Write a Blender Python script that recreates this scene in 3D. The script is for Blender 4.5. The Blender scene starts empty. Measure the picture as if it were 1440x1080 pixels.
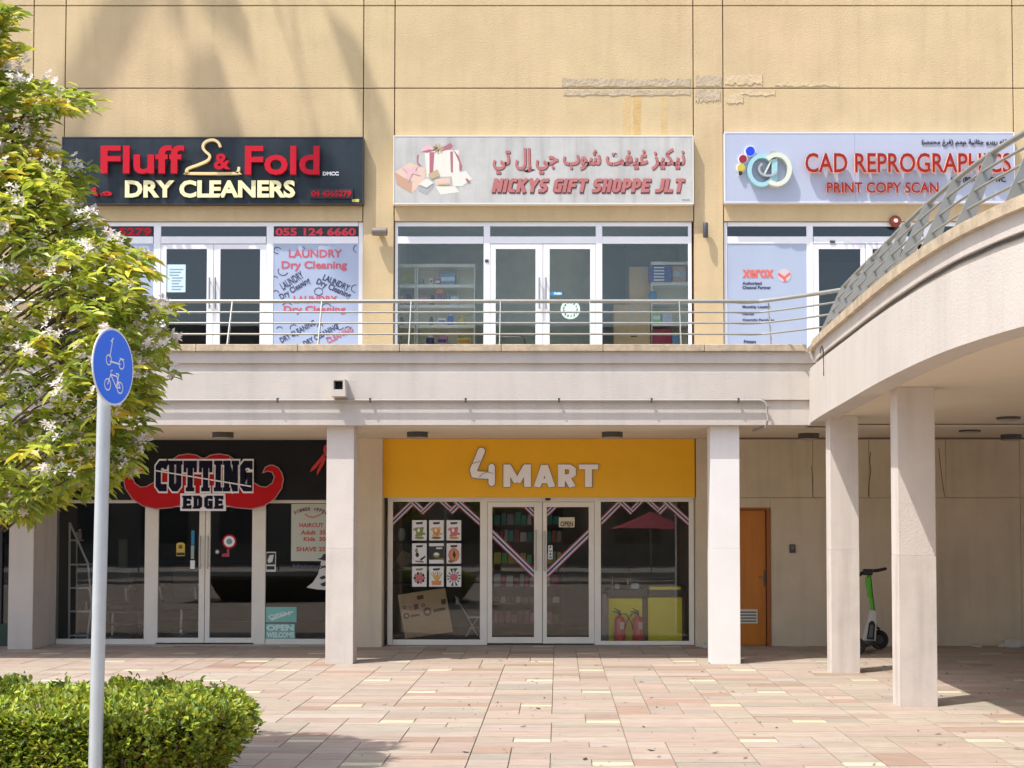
import bpy, bmesh, math, random
from mathutils import Vector, Matrix
from math import sin, cos, pi, atan, atan2, sqrt, radians, hypot

SC = bpy.context.scene
COL = SC.collection
RND = random.Random(11)

# ------------------------------------------------------------------ camera
F, CX, CY, CAM_H = 2000.0, 785.0, 660.0, 1.85          # focal length in pixels of a 1440 px wide picture
PITCH = atan(0.04)
cam = bpy.data.cameras.new('camera')
cam.sensor_width = 36; cam.lens = 36 * F / 1440
cam.shift_x = -(CX - 720) / 1440; cam.shift_y = (CY - 540) / 1440
cam.clip_start = .1; cam.clip_end = 2000
cam_o = bpy.data.objects.new('camera', cam)
cam_o.location = (0, 0, CAM_H); cam_o.rotation_euler = (pi / 2 + PITCH, 0, 0)
COL.objects.link(cam_o); SC.camera = cam_o

# ------------------------------------------------------------------ light
SUN = Vector((-.42, -.31, 1.0)).normalized()            # towards the sun
elev = math.asin(SUN.z); azim = atan2(SUN.x, SUN.y)
world = bpy.data.worlds.new('World'); SC.world = world; world.use_nodes = True
wn = world.node_tree
bg = wn.nodes['Background']
sky = wn.nodes.new('ShaderNodeTexSky'); sky.sky_type = 'NISHITA'; sky.sun_disc = False
sky.sun_elevation = elev; sky.sun_rotation = azim
sky.air_density = 1.0; sky.dust_density = 2.5; sky.ozone_density = 1.0
wn.links.new(sky.outputs[0], bg.inputs[0]); bg.inputs[1].default_value = 0.15
sl = bpy.data.lights.new('sun', 'SUN'); sl.energy = 2.9; sl.angle = radians(.53); sl.color = (1, .965, .91)
so = bpy.data.objects.new('sun', sl); so.rotation_euler = SUN.to_track_quat('Z', 'Y').to_euler(); so.location = (-6, -5, 20)
COL.objects.link(so)
SC.view_settings.view_transform = 'Standard'; SC.view_settings.look = 'None'
SC.view_settings.gamma = 1; SC.view_settings.use_curve_mapping = False
SC.view_settings.exposure = 0.93
SC.cycles.max_bounces = 9; SC.cycles.transparent_max_bounces = 14; SC.cycles.diffuse_bounces = 5

# ------------------------------------------------------------------ helpers
def P(px, py, Y):
    """point of the vertical plane at distance Y that the photograph shows at px, py"""
    u = (px - CX) / F; v = -(py - CY) / F
    t = Y / (cos(PITCH) - v * sin(PITCH))
    return Vector((u * t, Y, CAM_H + t * (sin(PITCH) + v * cos(PITCH))))
def PR(x0, y0, x1, y1, Y):
    a = P(x0, y1, Y); b = P(x1, y0, Y)
    m = P((x0 + x1) / 2, (y0 + y1) / 2, Y)
    xa = P(x0, (y0 + y1) / 2, Y).x; xb = P(x1, (y0 + y1) / 2, Y).x
    return xa, xb, a.z, b.z

MATS = {}
def M(name, col=(.5, .5, .5), rough=.6, metal=0., var=0., vs=3., bump=0., bs=60., spec=.5, hue=0., dirt=0., stretch=(1, 1, 1), emit=None, isl=0., transl=0., coat=0.):
    if name in MATS: return MATS[name]
    m = bpy.data.materials.new(name); m.use_nodes = True; MATS[name] = m
    nt = m.node_tree; N = nt.nodes; L = nt.links
    b = N['Principled BSDF']
    b.inputs['Base Color'].default_value = (*col, 1); b.inputs['Roughness'].default_value = rough
    b.inputs['Metallic'].default_value = metal; b.inputs['Specular IOR Level'].default_value = spec
    if coat: b.inputs['Coat Weight'].default_value = coat
    csock = None
    geo = N.new('ShaderNodeNewGeometry')
    mp = N.new('ShaderNodeMapping'); mp.inputs['Scale'].default_value = stretch
    L.new(geo.outputs['Position'], mp.inputs['Vector'])
    def scale_value(csock, fac):
        h = N.new('ShaderNodeHueSaturation')
        if csock: L.new(csock, h.inputs['Color'])
        else: h.inputs['Color'].default_value = (*col, 1)
        L.new(fac, h.inputs['Value']); return h
    if var or hue:
        t = N.new('ShaderNodeTexNoise'); t.inputs['Scale'].default_value = vs; t.inputs['Detail'].default_value = 6
        t.inputs['Roughness'].default_value = .65
        L.new(mp.outputs[0], t.inputs['Vector'])
        r = N.new('ShaderNodeMapRange'); r.inputs['From Min'].default_value = .3; r.inputs['From Max'].default_value = .7
        r.inputs['To Min'].default_value = 1 - var; r.inputs['To Max'].default_value = 1 + var
        L.new(t.outputs['Fac'], r.inputs[0]); h = scale_value(csock, r.outputs[0]); csock = h.outputs[0]
        if hue:
            r2 = N.new('ShaderNodeMapRange'); r2.inputs['From Min'].default_value = .3; r2.inputs['From Max'].default_value = .7
            r2.inputs['To Min'].default_value = .5 - hue; r2.inputs['To Max'].default_value = .5 + hue
            t2 = N.new('ShaderNodeTexNoise'); t2.inputs['Scale'].default_value = vs * .37; t2.inputs['Detail'].default_value = 3
            L.new(mp.outputs[0], t2.inputs['Vector']); L.new(t2.outputs['Fac'], r2.inputs[0]); L.new(r2.outputs[0], h.inputs['Hue'])
    if dirt:       # vertical run-off streaks
        mp2 = N.new('ShaderNodeMapping'); mp2.inputs['Scale'].default_value = (5, 5, .45)
        L.new(geo.outputs['Position'], mp2.inputs['Vector'])
        t = N.new('ShaderNodeTexNoise'); t.inputs['Scale'].default_value = 1.3; t.inputs['Detail'].default_value = 7
        L.new(mp2.outputs[0], t.inputs['Vector'])
        r = N.new('ShaderNodeMapRange'); r.inputs['From Min'].default_value = .48; r.inputs['From Max'].default_value = .75
        r.inputs['To Min'].default_value = 1; r.inputs['To Max'].default_value = 1 - dirt
        L.new(t.outputs['Fac'], r.inputs[0]); csock = scale_value(csock, r.outputs[0]).outputs[0]
    if isl:
        oi = N.new('ShaderNodeObjectInfo')
        ad = N.new('ShaderNodeMath'); ad.operation = 'ADD'
        L.new(geo.outputs['Random Per Island'], ad.inputs[0]); L.new(oi.outputs['Random'], ad.inputs[1])
        fr = N.new('ShaderNodeMath'); fr.operation = 'FRACT'; L.new(ad.outputs[0], fr.inputs[0])
        r = N.new('ShaderNodeMapRange'); r.inputs['To Min'].default_value = 1 - isl; r.inputs['To Max'].default_value = 1 + isl
        L.new(fr.outputs[0], r.inputs[0]); h = scale_value(csock, r.outputs[0]); csock = h.outputs[0]
        m7 = N.new('ShaderNodeMath'); m7.operation = 'MULTIPLY'; m7.inputs[1].default_value = 7.31
        L.new(fr.outputs[0], m7.inputs[0]); f2 = N.new('ShaderNodeMath'); f2.operation = 'FRACT'; L.new(m7.outputs[0], f2.inputs[0])
        r2 = N.new('ShaderNodeMapRange'); r2.inputs['To Min'].default_value = .5 - isl * .06; r2.inputs['To Max'].default_value = .5 + isl * .06
        L.new(f2.outputs[0], r2.inputs[0]); L.new(r2.outputs[0], h.inputs['Hue'])
    if csock: L.new(csock, b.inputs['Base Color'])
    if bump:
        t = N.new('ShaderNodeTexNoise'); t.inputs['Scale'].default_value = bs; t.inputs['Detail'].default_value = 5
        L.new(mp.outputs[0], t.inputs['Vector'])
        bp = N.new('ShaderNodeBump'); bp.inputs['Strength'].default_value = bump; bp.inputs['Distance'].default_value = .02
        L.new(t.outputs['Fac'], bp.inputs['Height']); L.new(bp.outputs[0], b.inputs['Normal'])
    if transl:
        tr = N.new('ShaderNodeBsdfTranslucent')
        if csock:
            h = N.new('ShaderNodeHueSaturation'); h.inputs['Hue'].default_value = .48; h.inputs['Value'].default_value = 1.5
            L.new(csock, h.inputs['Color']); L.new(h.outputs[0], tr.inputs['Color'])
        else: tr.inputs['Color'].default_value = (*col, 1)
        mx = N.new('ShaderNodeMixShader'); mx.inputs[0].default_value = transl
        out = N['Material Output']
        L.new(b.outputs[0], mx.inputs[1]); L.new(tr.outputs[0], mx.inputs[2]); L.new(mx.outputs[0], out.inputs[0])
    return m
def glass_mat(name, tint, ior=1.55, rough=0.0):
    m = bpy.data.materials.new(name); m.use_nodes = True; MATS[name] = m
    nt = m.node_tree; N = nt.nodes; L = nt.links; N.remove(N['Principled BSDF'])
    tr = N.new('ShaderNodeBsdfTransparent'); tr.inputs[0].default_value = (*tint, 1)
    gl = N.new('ShaderNodeBsdfGlossy'); gl.inputs['Roughness'].default_value = rough; gl.inputs[0].default_value = (1, 1, 1, 1)
    fr = N.new('ShaderNodeFresnel'); fr.inputs[0].default_value = ior
    t = N.new('ShaderNodeTexNoise'); t.inputs['Scale'].default_value = .7; bp = N.new('ShaderNodeBump'); bp.inputs['Strength'].default_value = .05; bp.inputs['Distance'].default_value = .02
    g = N.new('ShaderNodeNewGeometry'); L.new(g.outputs['Position'], t.inputs['Vector']); L.new(t.outputs['Fac'], bp.inputs['Height']); L.new(bp.outputs[0], gl.inputs['Normal'])
    mx = N.new('ShaderNodeMixShader'); L.new(fr.outputs[0], mx.inputs[0]); L.new(tr.outputs[0], mx.inputs[1]); L.new(gl.outputs[0], mx.inputs[2])
    L.new(mx.outputs[0], N['Material Output'].inputs[0]); return m

class MB:
    def __init__(s): s.v = []; s.f = []; s.m = []
    def add(s, vs, fs, mi=0):
        o = len(s.v); s.v += [tuple(v) for v in vs]; s.f += [tuple(i + o for i in f) for f in fs]; s.m += [mi] * len(fs); return s
    def box(s, x0, x1, y0, y1, z0, z1, mi=0):
        x0, x1 = sorted((x0, x1)); y0, y1 = sorted((y0, y1)); z0, z1 = sorted((z0, z1))
        v = [(x0, y0, z0), (x1, y0, z0), (x1, y1, z0), (x0, y1, z0), (x0, y0, z1), (x1, y0, z1), (x1, y1, z1), (x0, y1, z1)]
        return s.add(v, [(0, 3, 2, 1), (4, 5, 6, 7), (0, 1, 5, 4), (1, 2, 6, 5), (2, 3, 7, 6), (3, 0, 4, 7)], mi)
    def prism(s, poly, y0, y1, mi=0):              # polygon in x,z pushed from y0 (front) to y1 (back)
        n = len(poly); a = sum(poly[i][0] * poly[(i + 1) % n][1] - poly[(i + 1) % n][0] * poly[i][1] for i in range(n))
        if a < 0: poly = poly[::-1]
        v = [(p[0], y0, p[1]) for p in poly] + [(p[0], y1, p[1]) for p in poly]
        f = [tuple(range(n)), tuple(range(2 * n - 1, n - 1, -1))] + [(i, i + n, (i + 1) % n + n, (i + 1) % n) for i in range(n)]
        return s.add(v, f, mi)
    def tube(s, pts, r, n=8, mi=0, closed=False):
        pts = [Vector(p) for p in pts]; rr = r if isinstance(r, (list, tuple)) else [r] * len(pts)
        rings = []; up = Vector((0, 0, 1))
        for i, p in enumerate(pts):
            a = pts[i - 1] if i or closed else p; b = pts[(i + 1) % len(pts)] if i < len(pts) - 1 or closed else p
            d = (b - a).normalized(); u = d.cross(up)
            if u.length < .1: u = d.cross(Vector((0, 1, 0)))
            u.normalize(); w = u.cross(d)
            rings.append([p + (u * cos(2 * pi * k / n) + w * sin(2 * pi * k / n)) * rr[i] for k in range(n)])
        v = [q for r_ in rings for q in r_]; f = []
        m = len(pts); last = m if closed else m - 1
        for i in range(last):
            j = (i + 1) % m
            for k in range(n): f.append((i * n + k, i * n + (k + 1) % n, j * n + (k + 1) % n, j * n + k))
        if not closed: f += [tuple(range(n - 1, -1, -1)), tuple(range((m - 1) * n, m * n))]
        return s.add(v, f, mi)
    def lathe(s, prof, c=(0, 0, 0), n=20, mi=0, axis='z'):   # prof: list of (r, h)
        v = []; f = []
        for r, h in prof:
            for k in range(n):
                a = 2 * pi * k / n
                q = (r * cos(a), r * sin(a), h) if axis == 'z' else ((r * cos(a), -h, r * sin(a)) if axis == 'y' else (h, r * cos(a), r * sin(a)))
                v.append((q[0] + c[0], q[1] + c[1], q[2] + c[2]))
        for i in range(len(prof) - 1):
            for k in range(n): f.append((i * n + k, i * n + (k + 1) % n, (i + 1) * n + (k + 1) % n, (i + 1) * n + k))
        f += [tuple(range(n - 1, -1, -1)), tuple(range((len(prof) - 1) * n, len(prof) * n))]
        return s.add(v, f, mi)
    def xf(s, mat): s.v = [tuple(mat @ Vector(v)) for v in s.v]; return s

def wloc(o):
    l = Vector((0, 0, 0))
    while o: l += o.location; o = o.parent
    return l
def obj(name, mb, mats, parent=None, smooth=False, bevel=0., flat=True, label=None):
    me = bpy.data.meshes.new(name)
    off = wloc(parent)
    me.from_pydata([(v[0] - off.x, v[1] - off.y, v[2] - off.z) for v in mb.v], [], mb.f)
    if not isinstance(mats, (list, tuple)): mats = [mats]
    for m in mats: me.materials.append(m)
    if len(mats) > 1: me.polygons.foreach_set('material_index', mb.m)
    if smooth: me.polygons.foreach_set('use_smooth', [True] * len(me.polygons))
    bm = bmesh.new(); bm.from_mesh(me); bmesh.ops.recalc_face_normals(bm, faces=bm.faces); bm.to_mesh(me); bm.free()
    if smooth:
        try: me.set_sharp_from_angle(angle=radians(40))
        except Exception: pass
    me.update()
    o = bpy.data.objects.new(name, me); COL.objects.link(o)
    if parent: o.parent = parent
    if bevel:
        b = o.modifiers.new('bevel', 'BEVEL'); b.width = bevel; b.segments = 2; b.limit_method = 'ANGLE'; b.harden_normals = False
    if label: o['label'] = label
    return o
def tag(o, label, cat, group=None):
    o['label'] = label; o['category'] = cat
    if group: o['group'] = group
    return o
def thing(name, label, cat, loc=(0, 0, 0), group=None):
    o = bpy.data.objects.new(name, None); o.location = loc; o.empty_display_size = .2; COL.objects.link(o)
    return tag(o, label, cat, group)
def struct(o): o['kind'] = 'structure'; return o
def stuff(o): o['kind'] = 'stuff'; return o
def dup_tree(root, loc, label=None):
    r = root.copy(); COL.objects.link(r); r.location = loc
    if label: r['label'] = label
    for ch in list(root.children):
        c = ch.copy(); COL.objects.link(c); c.parent = r
        for g in list(ch.children):
            d = g.copy(); COL.objects.link(d); d.parent = c
    return r

# ---- lettering
def curve_mesh(s, bold=0., shear=0., res=3, space=1.):
    c = bpy.data.curves.new('lettering', 'FONT'); c.body = s; c.offset = bold; c.shear = shear; c.extrude = .5
    c.resolution_u = res; c.space_character = space
    o = bpy.data.objects.new('lettering', c); COL.objects.link(o)
    dg = bpy.context.evaluated_depsgraph_get(); dg.update()
    me = bpy.data.meshes.new_from_object(o.evaluated_get(dg))
    v = [tuple(q.co) for q in me.vertices]; f = [tuple(p.vertices) for p in me.polygons]
    nrm = [p.normal.z for p in me.polygons]
    bpy.data.objects.remove(o); bpy.data.curves.remove(c); bpy.data.meshes.remove(me)
    return v, f, nrm
def text(name, s, box, Y, mat, parent, depth=.002, bold=0., shear=0., ang=0., letters=False, side=None, space=1., res=3):
    """flat or raised lettering facing the street, fitted to the box it fills on the plane at Y (front of the backing)"""
    x0, x1, z0, z1 = PR(*box, Y)
    v, f, nz = curve_mesh(s, bold, shear, res, space)
    if not v: return None
    ax = min(q[0] for q in v); bx = max(q[0] for q in v); ay = min(q[1] for q in v); by = max(q[1] for q in v)
    sx = (x1 - x0) / (bx - ax); sz = (z1 - z0) / (by - ay)
    cx, cz = (x0 + x1) / 2, (z0 + z1) / 2; ca, sa = cos(ang), sin(ang)
    def T(q, dx=0):
        X = x0 + (q[0] + dx - ax) * sx - cx; Z = z0 + (q[1] - ay) * sz - cz
        return (cx + X * ca - Z * sa, Y - .001 - (q[2] + .5) * depth, cz + X * sa + Z * ca)
    mats = [mat, side] if side else mat
    if not letters:
        mb = MB(); mb.v = [T(q) for q in v]; mb.f = f; mb.m = [0 if abs(n) > .5 else 1 for n in nz]
        return obj(name, mb, mats, parent)
    for i, ch in enumerate(s):
        if ch == ' ': continue
        pv, _, _ = curve_mesh(s[:i + 1], bold, shear, res, space); cv, cf, cn = curve_mesh(ch, bold, shear, res, space)
        dx = max(q[0] for q in pv) - max(q[0] for q in cv)
        mb = MB(); mb.v = [T(q, dx) for q in cv]; mb.f = cf; mb.m = [0 if abs(n) > .5 else 1 for n in cn]
        obj(name, mb, mats, parent)
def ribbon(pts, t, closed=False):
    """outline quads of a mitred band of width t along pts -> list of quads (4 points each)"""
    n = len(pts); L = []; R_ = []
    for i, p in enumerate(pts):
        a = pts[i - 1] if (i or closed) else None; b = pts[(i + 1) % n] if (i < n - 1 or closed) else None
        d1 = None if a is None else (Vector(p) - Vector(a)).normalized(); d2 = None if b is None else (Vector(b) - Vector(p)).normalized()
        if d1 is None: d1 = d2
        if d2 is None: d2 = d1
        n1 = Vector((-d1.y, d1.x)); n2 = Vector((-d2.y, d2.x)); m = (n1 + n2)
        if m.length < 1e-4: m = n1
        m.normalize(); k = t / 2 / max(.4, m.dot(n1))
        L.append(Vector(p) + m * k); R_.append(Vector(p) - m * k)
    q = []
    for i in range(n if closed else n - 1):
        j = (i + 1) % n; q.append([L[i], L[j], R_[j], R_[i]])
    return q
def band(mb, pts, t, y0, y1, closed=False, mi=0):      # pts are x,z
    qs = ribbon([Vector((p[0], p[1])) for p in pts], t, closed)
    n = len(qs)
    for i, q in enumerate(qs): mb.prism([(a.x, a.y) for a in q], y0, y1, mi)
    return mb
def glyph(c, t, slab=False):
    w = {'I': t, 'K': .62, 'Y': .66, 'C': .5, 'M': .86, 'N': .62, 'T': .6, 'A': .66, 'J': .5}.get(c, .56)
    if c == 'I' and slab: w = .34
    a = t / 2; l, r, b, T, m, h = a, w - a, a, 1 - a, .5, w / 2
    k = .1
    G = {'N': [[(l, 0), (l, 1)], [(r, 0), (r, 1)], [(l, 1 - a * .3), (r, a * .3)]], 'I': [[(h, 0), (h, 1)]],
         'C': [[(w, T), (l + k, T), (l, T - k), (l, b + k), (l + k, b), (w, b)]],
         'K': [[(l, 0), (l, 1)], [(l + a * .6, .46), (r + a * .4, 1)], [(l + a * 1.1, .60), (r + a * .5, 0)]],
         'Y': [[(a * .6, 1), (h, .42)], [(w - a * .6, 1), (h, .42)], [(h, 0), (h, .5)]],
         'S': [[(w, T), (l + k, T), (l, T - k), (l, .5 + k), (l + k, .5), (r - k, .5), (r, .5 - k), (r, b + k), (r - k, b), (0, b)]],
         'G': [[(w, T), (l + k, T), (l, T - k), (l, b + k), (l + k, b), (r, b), (r, .5), (h, .5)]],
         'F': [[(l, 0), (l, T), (w, T)], [(l, .5), (w * .9, .5)]], 'T': [[(0, T), (w, T)], [(h, 0), (h, T - a)]],
         'H': [[(l, 0), (l, 1)], [(r, 0), (r, 1)], [(l, .5), (r, .5)]],
         'O': [[(h, T), (l + k, T), (l, T - k), (l, b + k), (l + k, b), (h, b)], [(h, T), (r - k, T), (r, T - k), (r, b + k), (r - k, b), (h, b)]],
         'P': [[(l, 0), (l, T), (r - k, T), (r, T - k), (r, .42 + k), (r - k, .42), (l + a, .42)]],
         'E': [[(w, T), (l, T), (l, b), (w, b)], [(l + a, .5), (w * .9, .5)]],
         'J': [[(r, 1), (r, b + k), (r - k, b), (0, b)]], 'L': [[(l, 1), (l, b), (w, b)]],
         'D': [[(l, 0), (l, 1)], [(l + a, T), (r - k, T), (r, T - k), (r, b + k), (r - k, b), (l + a, b)]],
         'M': [[(l, 0), (l, 1)], [(r, 0), (r, 1)], [(l + a * .2, 1 - a * .6), (h, .2)], [(r - a * .2, 1 - a * .6), (h, .2)]],
         'A': [[(a * .9, 0), (h, 1 - a * .3)], [(w - a * .9, 0), (h, 1 - a * .3)], [(.24 * w, .27), (.76 * w, .27)]],
         'R': [[(l, 0), (l, T), (r - k, T), (r, T - k), (r, .46 + k), (r - k, .46), (l + a, .46)], [(h, .42), (r, 0)]],
         'U': [[(l, 1), (l, b + k), (l + k, b), (r - k, b), (r, b + k), (r, 1)]]}
    g = list(G[c]); s = []
    if slab:
        e = a * .55
        def sf(x0, x1, z): s.append([(x0, z), (x1, z)])
        if c in 'TI': sf(h - t * .8, h + t * .8, e)
        if c in 'I': sf(h - t * .8, h + t * .8, 1 - e)
        if c == 'T': s.append([(e, 1 - t), (e, .62)]); s.append([(w - e, 1 - t), (w - e, .62)])
        if c in 'UN': sf(-.05, l + t * .7, 1 - e); sf(r - t * .7, w + .05, 1 - e)
        if c == 'N': sf(-.05, l + t * .7, e)
        if c in 'CG': s.append([(w - e, 1), (w - e, .72)])
        if c == 'C': s.append([(w - e, .02), (w - e, .24)])
        if c in 'ED': sf(-.06, l, e); sf(-.06, l, 1 - e)
        if c == 'E': s.append([(w - e, 1), (w - e, .7)]); s.append([(w - e, 0), (w - e, .3)])
    return g, s, w
def block_text(name, s, box, Y, mat, parent, t=.2, depth=.01, gap=.09, shear=0., slab=False, side=None, grow=0., space=.3):
    x0, x1, z0, z1 = PR(*box, Y); x = 0; out = []
    for c in s:
        if c == ' ': x += space; continue
        g, sl, w = glyph(c, t, slab); out.append((x, g, sl)); x += w + gap
    tot = x - gap
    sx = (x1 - x0) / tot; sz = (z1 - z0)
    for x, g, sl in out:
        mb = MB()
        for i, pl in enumerate(g + sl):
            th = t if i < len(g) else t * .55
            pts = [(x + p[0], p[1]) for p in pl]
            if grow:   # lengthen the ends a little so the outline shows all round
                a, b = Vector(pts[0]), Vector(pts[1]); pts[0] = tuple(a - (b - a).normalized() * grow / 2)
                a, b = Vector(pts[-1]), Vector(pts[-2]); pts[-1] = tuple(a - (b - a).normalized() * grow / 2)
            for q in ribbon([Vector(p) for p in pts], th + grow):
                mb.prism([(x0 + (a.x + shear * (a.y - .5)) * sx, z0 + a.y * sz) for a in q], Y - .001 - depth - i * .0006, Y - .001 if not i else Y - .0012 - i * .0001)
        if side:
            mb.m = []
            for f in mb.f:
                p = [Vector(mb.v[k]) for k in f[:3]]; n = (p[1] - p[0]).cross(p[2] - p[0])
                mb.m.append(0 if abs(n.y) > .7 * n.length else 1)
        obj(name, mb, [mat, side] if side else mat, parent)
def sheet(name, box, Y, mat, parent, th=.002, bevel=0):
    x0, x1, z0, z1 = PR(*box, Y); return obj(name, MB().box(x0, x1, Y - th, Y, z0, z1), mat, parent, bevel=bevel)
def poly(name, pts, Y, mat, parent, th=.002):
    q = [P(a, b, Y) for a, b in pts]; return obj(name, MB().prism([(p.x, p.z) for p in q], Y - th, Y), mat, parent)

# ---- materials
stucco = M('ochre stucco', (.555, .42, .235), .85, var=.08, vs=1.3, bump=.30, bs=42, dirt=.08, hue=.004)
stucco_b = M('ochre stucco backing', (.36, .20, .11), .9)
cream = M('cream render', (.535, .485, .43), .85, var=.06, vs=1.4, bump=.22, bs=50, dirt=.10)
glarecol = M('glare-whitened column paint', (.74, .72, .70), .7, var=.03, vs=1.5, bump=.12, bs=60, dirt=.05)  # paler than the other columns: reflected glare put into the base colour
beigewall = M('beige arcade wall', (.62, .52, .38), .85, var=.10, vs=.9, bump=.25, bs=45, dirt=.12, hue=.012)
soffitm = M('beige soffit', (.70, .61, .48), .85, var=.04, vs=1.0, bump=.1)
copingm = M('sand coping stone', (.47, .375, .26), .8, var=.24, vs=7, bump=.3, bs=50, dirt=.15)
frame_w = M('white aluminium', (.76, .76, .78), .35, var=.03, vs=4, spec=.5)
frame_c = M('cream aluminium', (.80, .76, .66), .38, var=.05, vs=3)
steel = M('grey steel rail', (.30, .30, .275), .42, metal=.35, var=.08, vs=9)
galv = M('pale painted steel', (.50, .54, .56), .35, metal=.3, var=.05, vs=6)
dark = M('near black', (.012, .013, .015), .4)
darkgrey = M('dark grey plastic', (.06, .055, .05), .5)
black_board = M('black sign board', (.010, .011, .012), .45, var=.25, vs=3, spec=.2)
slate_board = M('slate sign board', (.020, .028, .036), .4, var=.3, vs=2.5, spec=.3, dirt=.3)
red = M('red acrylic', (.50, .004, .018), .45, spec=.25)
redside = M('red letter return', (.35, .006, .02), .4)
red2 = M('vermilion acrylic', (.27, .016, .007), .5, spec=.2)
peach = M('peach letter return', (.85, .42, .30), .5)
cream_l = M('cream acrylic', (.86, .78, .42), .4)
cream_s = M('tan letter return', (.5, .38, .14), .5)
white = M('white print', (.82, .82, .82), .5)
offwhite = M('off white', (.66, .65, .60), .6)
black = M('black print', (.02, .02, .022), .5)
glass = glass_mat('shop glass', (.96, .97, .96), 1.48)
glass_dark = glass_mat('dark shop glass', (.80, .84, .84), 1.5)
gold = M('ochre yellow sign', (.90, .47, .004), .4, var=.04, vs=2)
YW = 22.02          # wall plane of the building
YB = 22.34          # recessed front of the barber shop
ZC = 3.20           # arcade ceiling
ZF = 4.0            # upper walkway floor
# ================================================================== ground
ground = struct(obj('ground', MB().add([(-300, -300, -.03), (300, -300, -.03), (300, 300, -.03), (-300, 300, -.03)], [(0, 1, 2, 3)]),
                    M('pale ground', (.42, .36, .30), .9, var=.1, vs=.5)))
plaza = struct(obj('plaza_floor', MB().box(-16, 14, -8, 22.6, -.028, -.008), M('dark joint sand', (.24, .185, .14), .95, var=.3, vs=8)))
pav = [M('paver ' + n, c, .78, var=.20, vs=9, bump=.4, bs=45, isl=.08, stretch=(.35, 3.2, 1), hue=.006) for n, c in
       (('rose', (.335, .255, .20)), ('sand', (.34, .28, .215)), ('grey sand', (.30, .26, .205)), ('terracotta', (.30, .205, .15)), ('cream', (.50, .46, .31)), ('pale rose', (.36, .29, .235)))]
UW, RD = .3248, .30                   # paver unit and row depth
X0 = .142 * CAM_H
tiles = []
def pick():
    r = RND.random()
    return 0 if r < .34 else 1 if r < .60 else 2 if r < .74 else 3 if r < .81 else 5
C0, C1, YR0 = -52, 44, 13.45 - 8 * 2.4
state = [RND.random() < .6 for _ in range(C1 - C0 + 1)]
r = 0
while YR0 + r * RD < 22.5:
    y = YR0 + r * RD; cream_cols = {c for c in range(C0, C1) if (r % 8 == 0 and c % 6 == 0) or (r % 8 == 4 and c % 6 == 4)}
    for k in range(len(state)):
        if RND.random() < .30: state[k] = RND.random() < .58
    cuts = [C0]
    for c in range(C0 + 1, C1 + 1):
        if c == C1 or state[c - C0] or c - cuts[-1] >= 3 or c in cream_cols or c - 1 in cream_cols: cuts.append(c)
    for a, b in zip(cuts, cuts[1:]):
        xa_, xb_ = X0 + a * UW, X0 + b * UW
        if a in cream_cols: tiles.append((xa_, xb_, y, y + RD / 2, 4)); tiles.append((xa_, xb_, y + RD / 2, y + RD, pick()))
        elif RND.random() < .30 and b - a > 1: tiles.append((xa_, xb_, y, y + RD / 2, pick())); tiles.append((xa_, xb_, y + RD / 2, y + RD, pick()))
        else: tiles.append((xa_, xb_, y, y + RD, pick()))
    r += 1
G = .0022
def view_size(t):
    x0, x1, y0, y1, _ = t; yc = (y0 + y1) / 2
    if yc < 10.6: return -1
    for x in (x0, x1):
        if -.40 * yc < x < .335 * yc: return 1 / yc
    return -1
vis = sorted((t for t in tiles if view_size(t) > 0 and t[2] < 22.4), key=view_size, reverse=True)
near = set(vis[:300]); meshes = {}
def paver_mb(mb, x0, x1, y0, y1, z, mi=0):
    e = .003
    v = [(x0 + G, y0 + G, -.007), (x1 - G, y0 + G, -.007), (x1 - G, y1 - G, -.007), (x0 + G, y1 - G, -.007),
         (x0 + G + e, y0 + G + e, z), (x1 - G - e, y0 + G + e, z), (x1 - G - e, y1 - G - e, z), (x0 + G + e, y1 - G - e, z)]
    mb.add(v, [(4, 5, 6, 7), (0, 1, 5, 4), (1, 2, 6, 5), (2, 3, 7, 6), (3, 0, 4, 7)], mi)
rest = MB()
for t in tiles:
    x0, x1, y0, y1, c = t
    if t in near:
        key = (round(x1 - x0, 3), round(y1 - y0, 3), c)
        if key not in meshes:
            mb = MB(); paver_mb(mb, 0, x1 - x0, 0, y1 - y0, .006); me = bpy.data.meshes.new('paver')
            me.from_pydata(mb.v, [], mb.f); me.materials.append(pav[c]); meshes[key] = me
        o = bpy.data.objects.new('paver', meshes[key]); o.location = (x0, y0, RND.uniform(-.0015, .0015)); o.parent = plaza; COL.objects.link(o)
    else: paver_mb(rest, x0, x1, y0, min(y1, 22.5), .006 + RND.uniform(-.0015, .0015), c)
stuff(obj('pavers', rest, pav, plaza))
# dry leaves and grit blown over the paving
deb = MB()
for i in range(260):
    y = RND.uniform(10.9, 20); x = RND.uniform(-.1, .335) * y if RND.random() < .8 else RND.uniform(-.3, .1) * y
    a = RND.random() * 6.28; s = RND.choice((.008, .011, .014, .016, .024, .04)); w = s * RND.uniform(.3, .6)
    ca, sa = cos(a), sin(a)
    q = [(-s, 0, .002), (0, -w, .006), (s, 0, .012), (0, w, .004)]
    deb.add([(x + ca * p[0] - sa * p[1], y + sa * p[0] + ca * p[1], .0085 + p[2]) for p in q], [(0, 1, 2, 3)])
fl = stuff(obj('fallen_leaves', deb, M('dry leaf', (.05, .028, .018), .8, isl=.4)))
fl['label'] = 'small dry brown leaves scattered over the pink paving'

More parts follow.
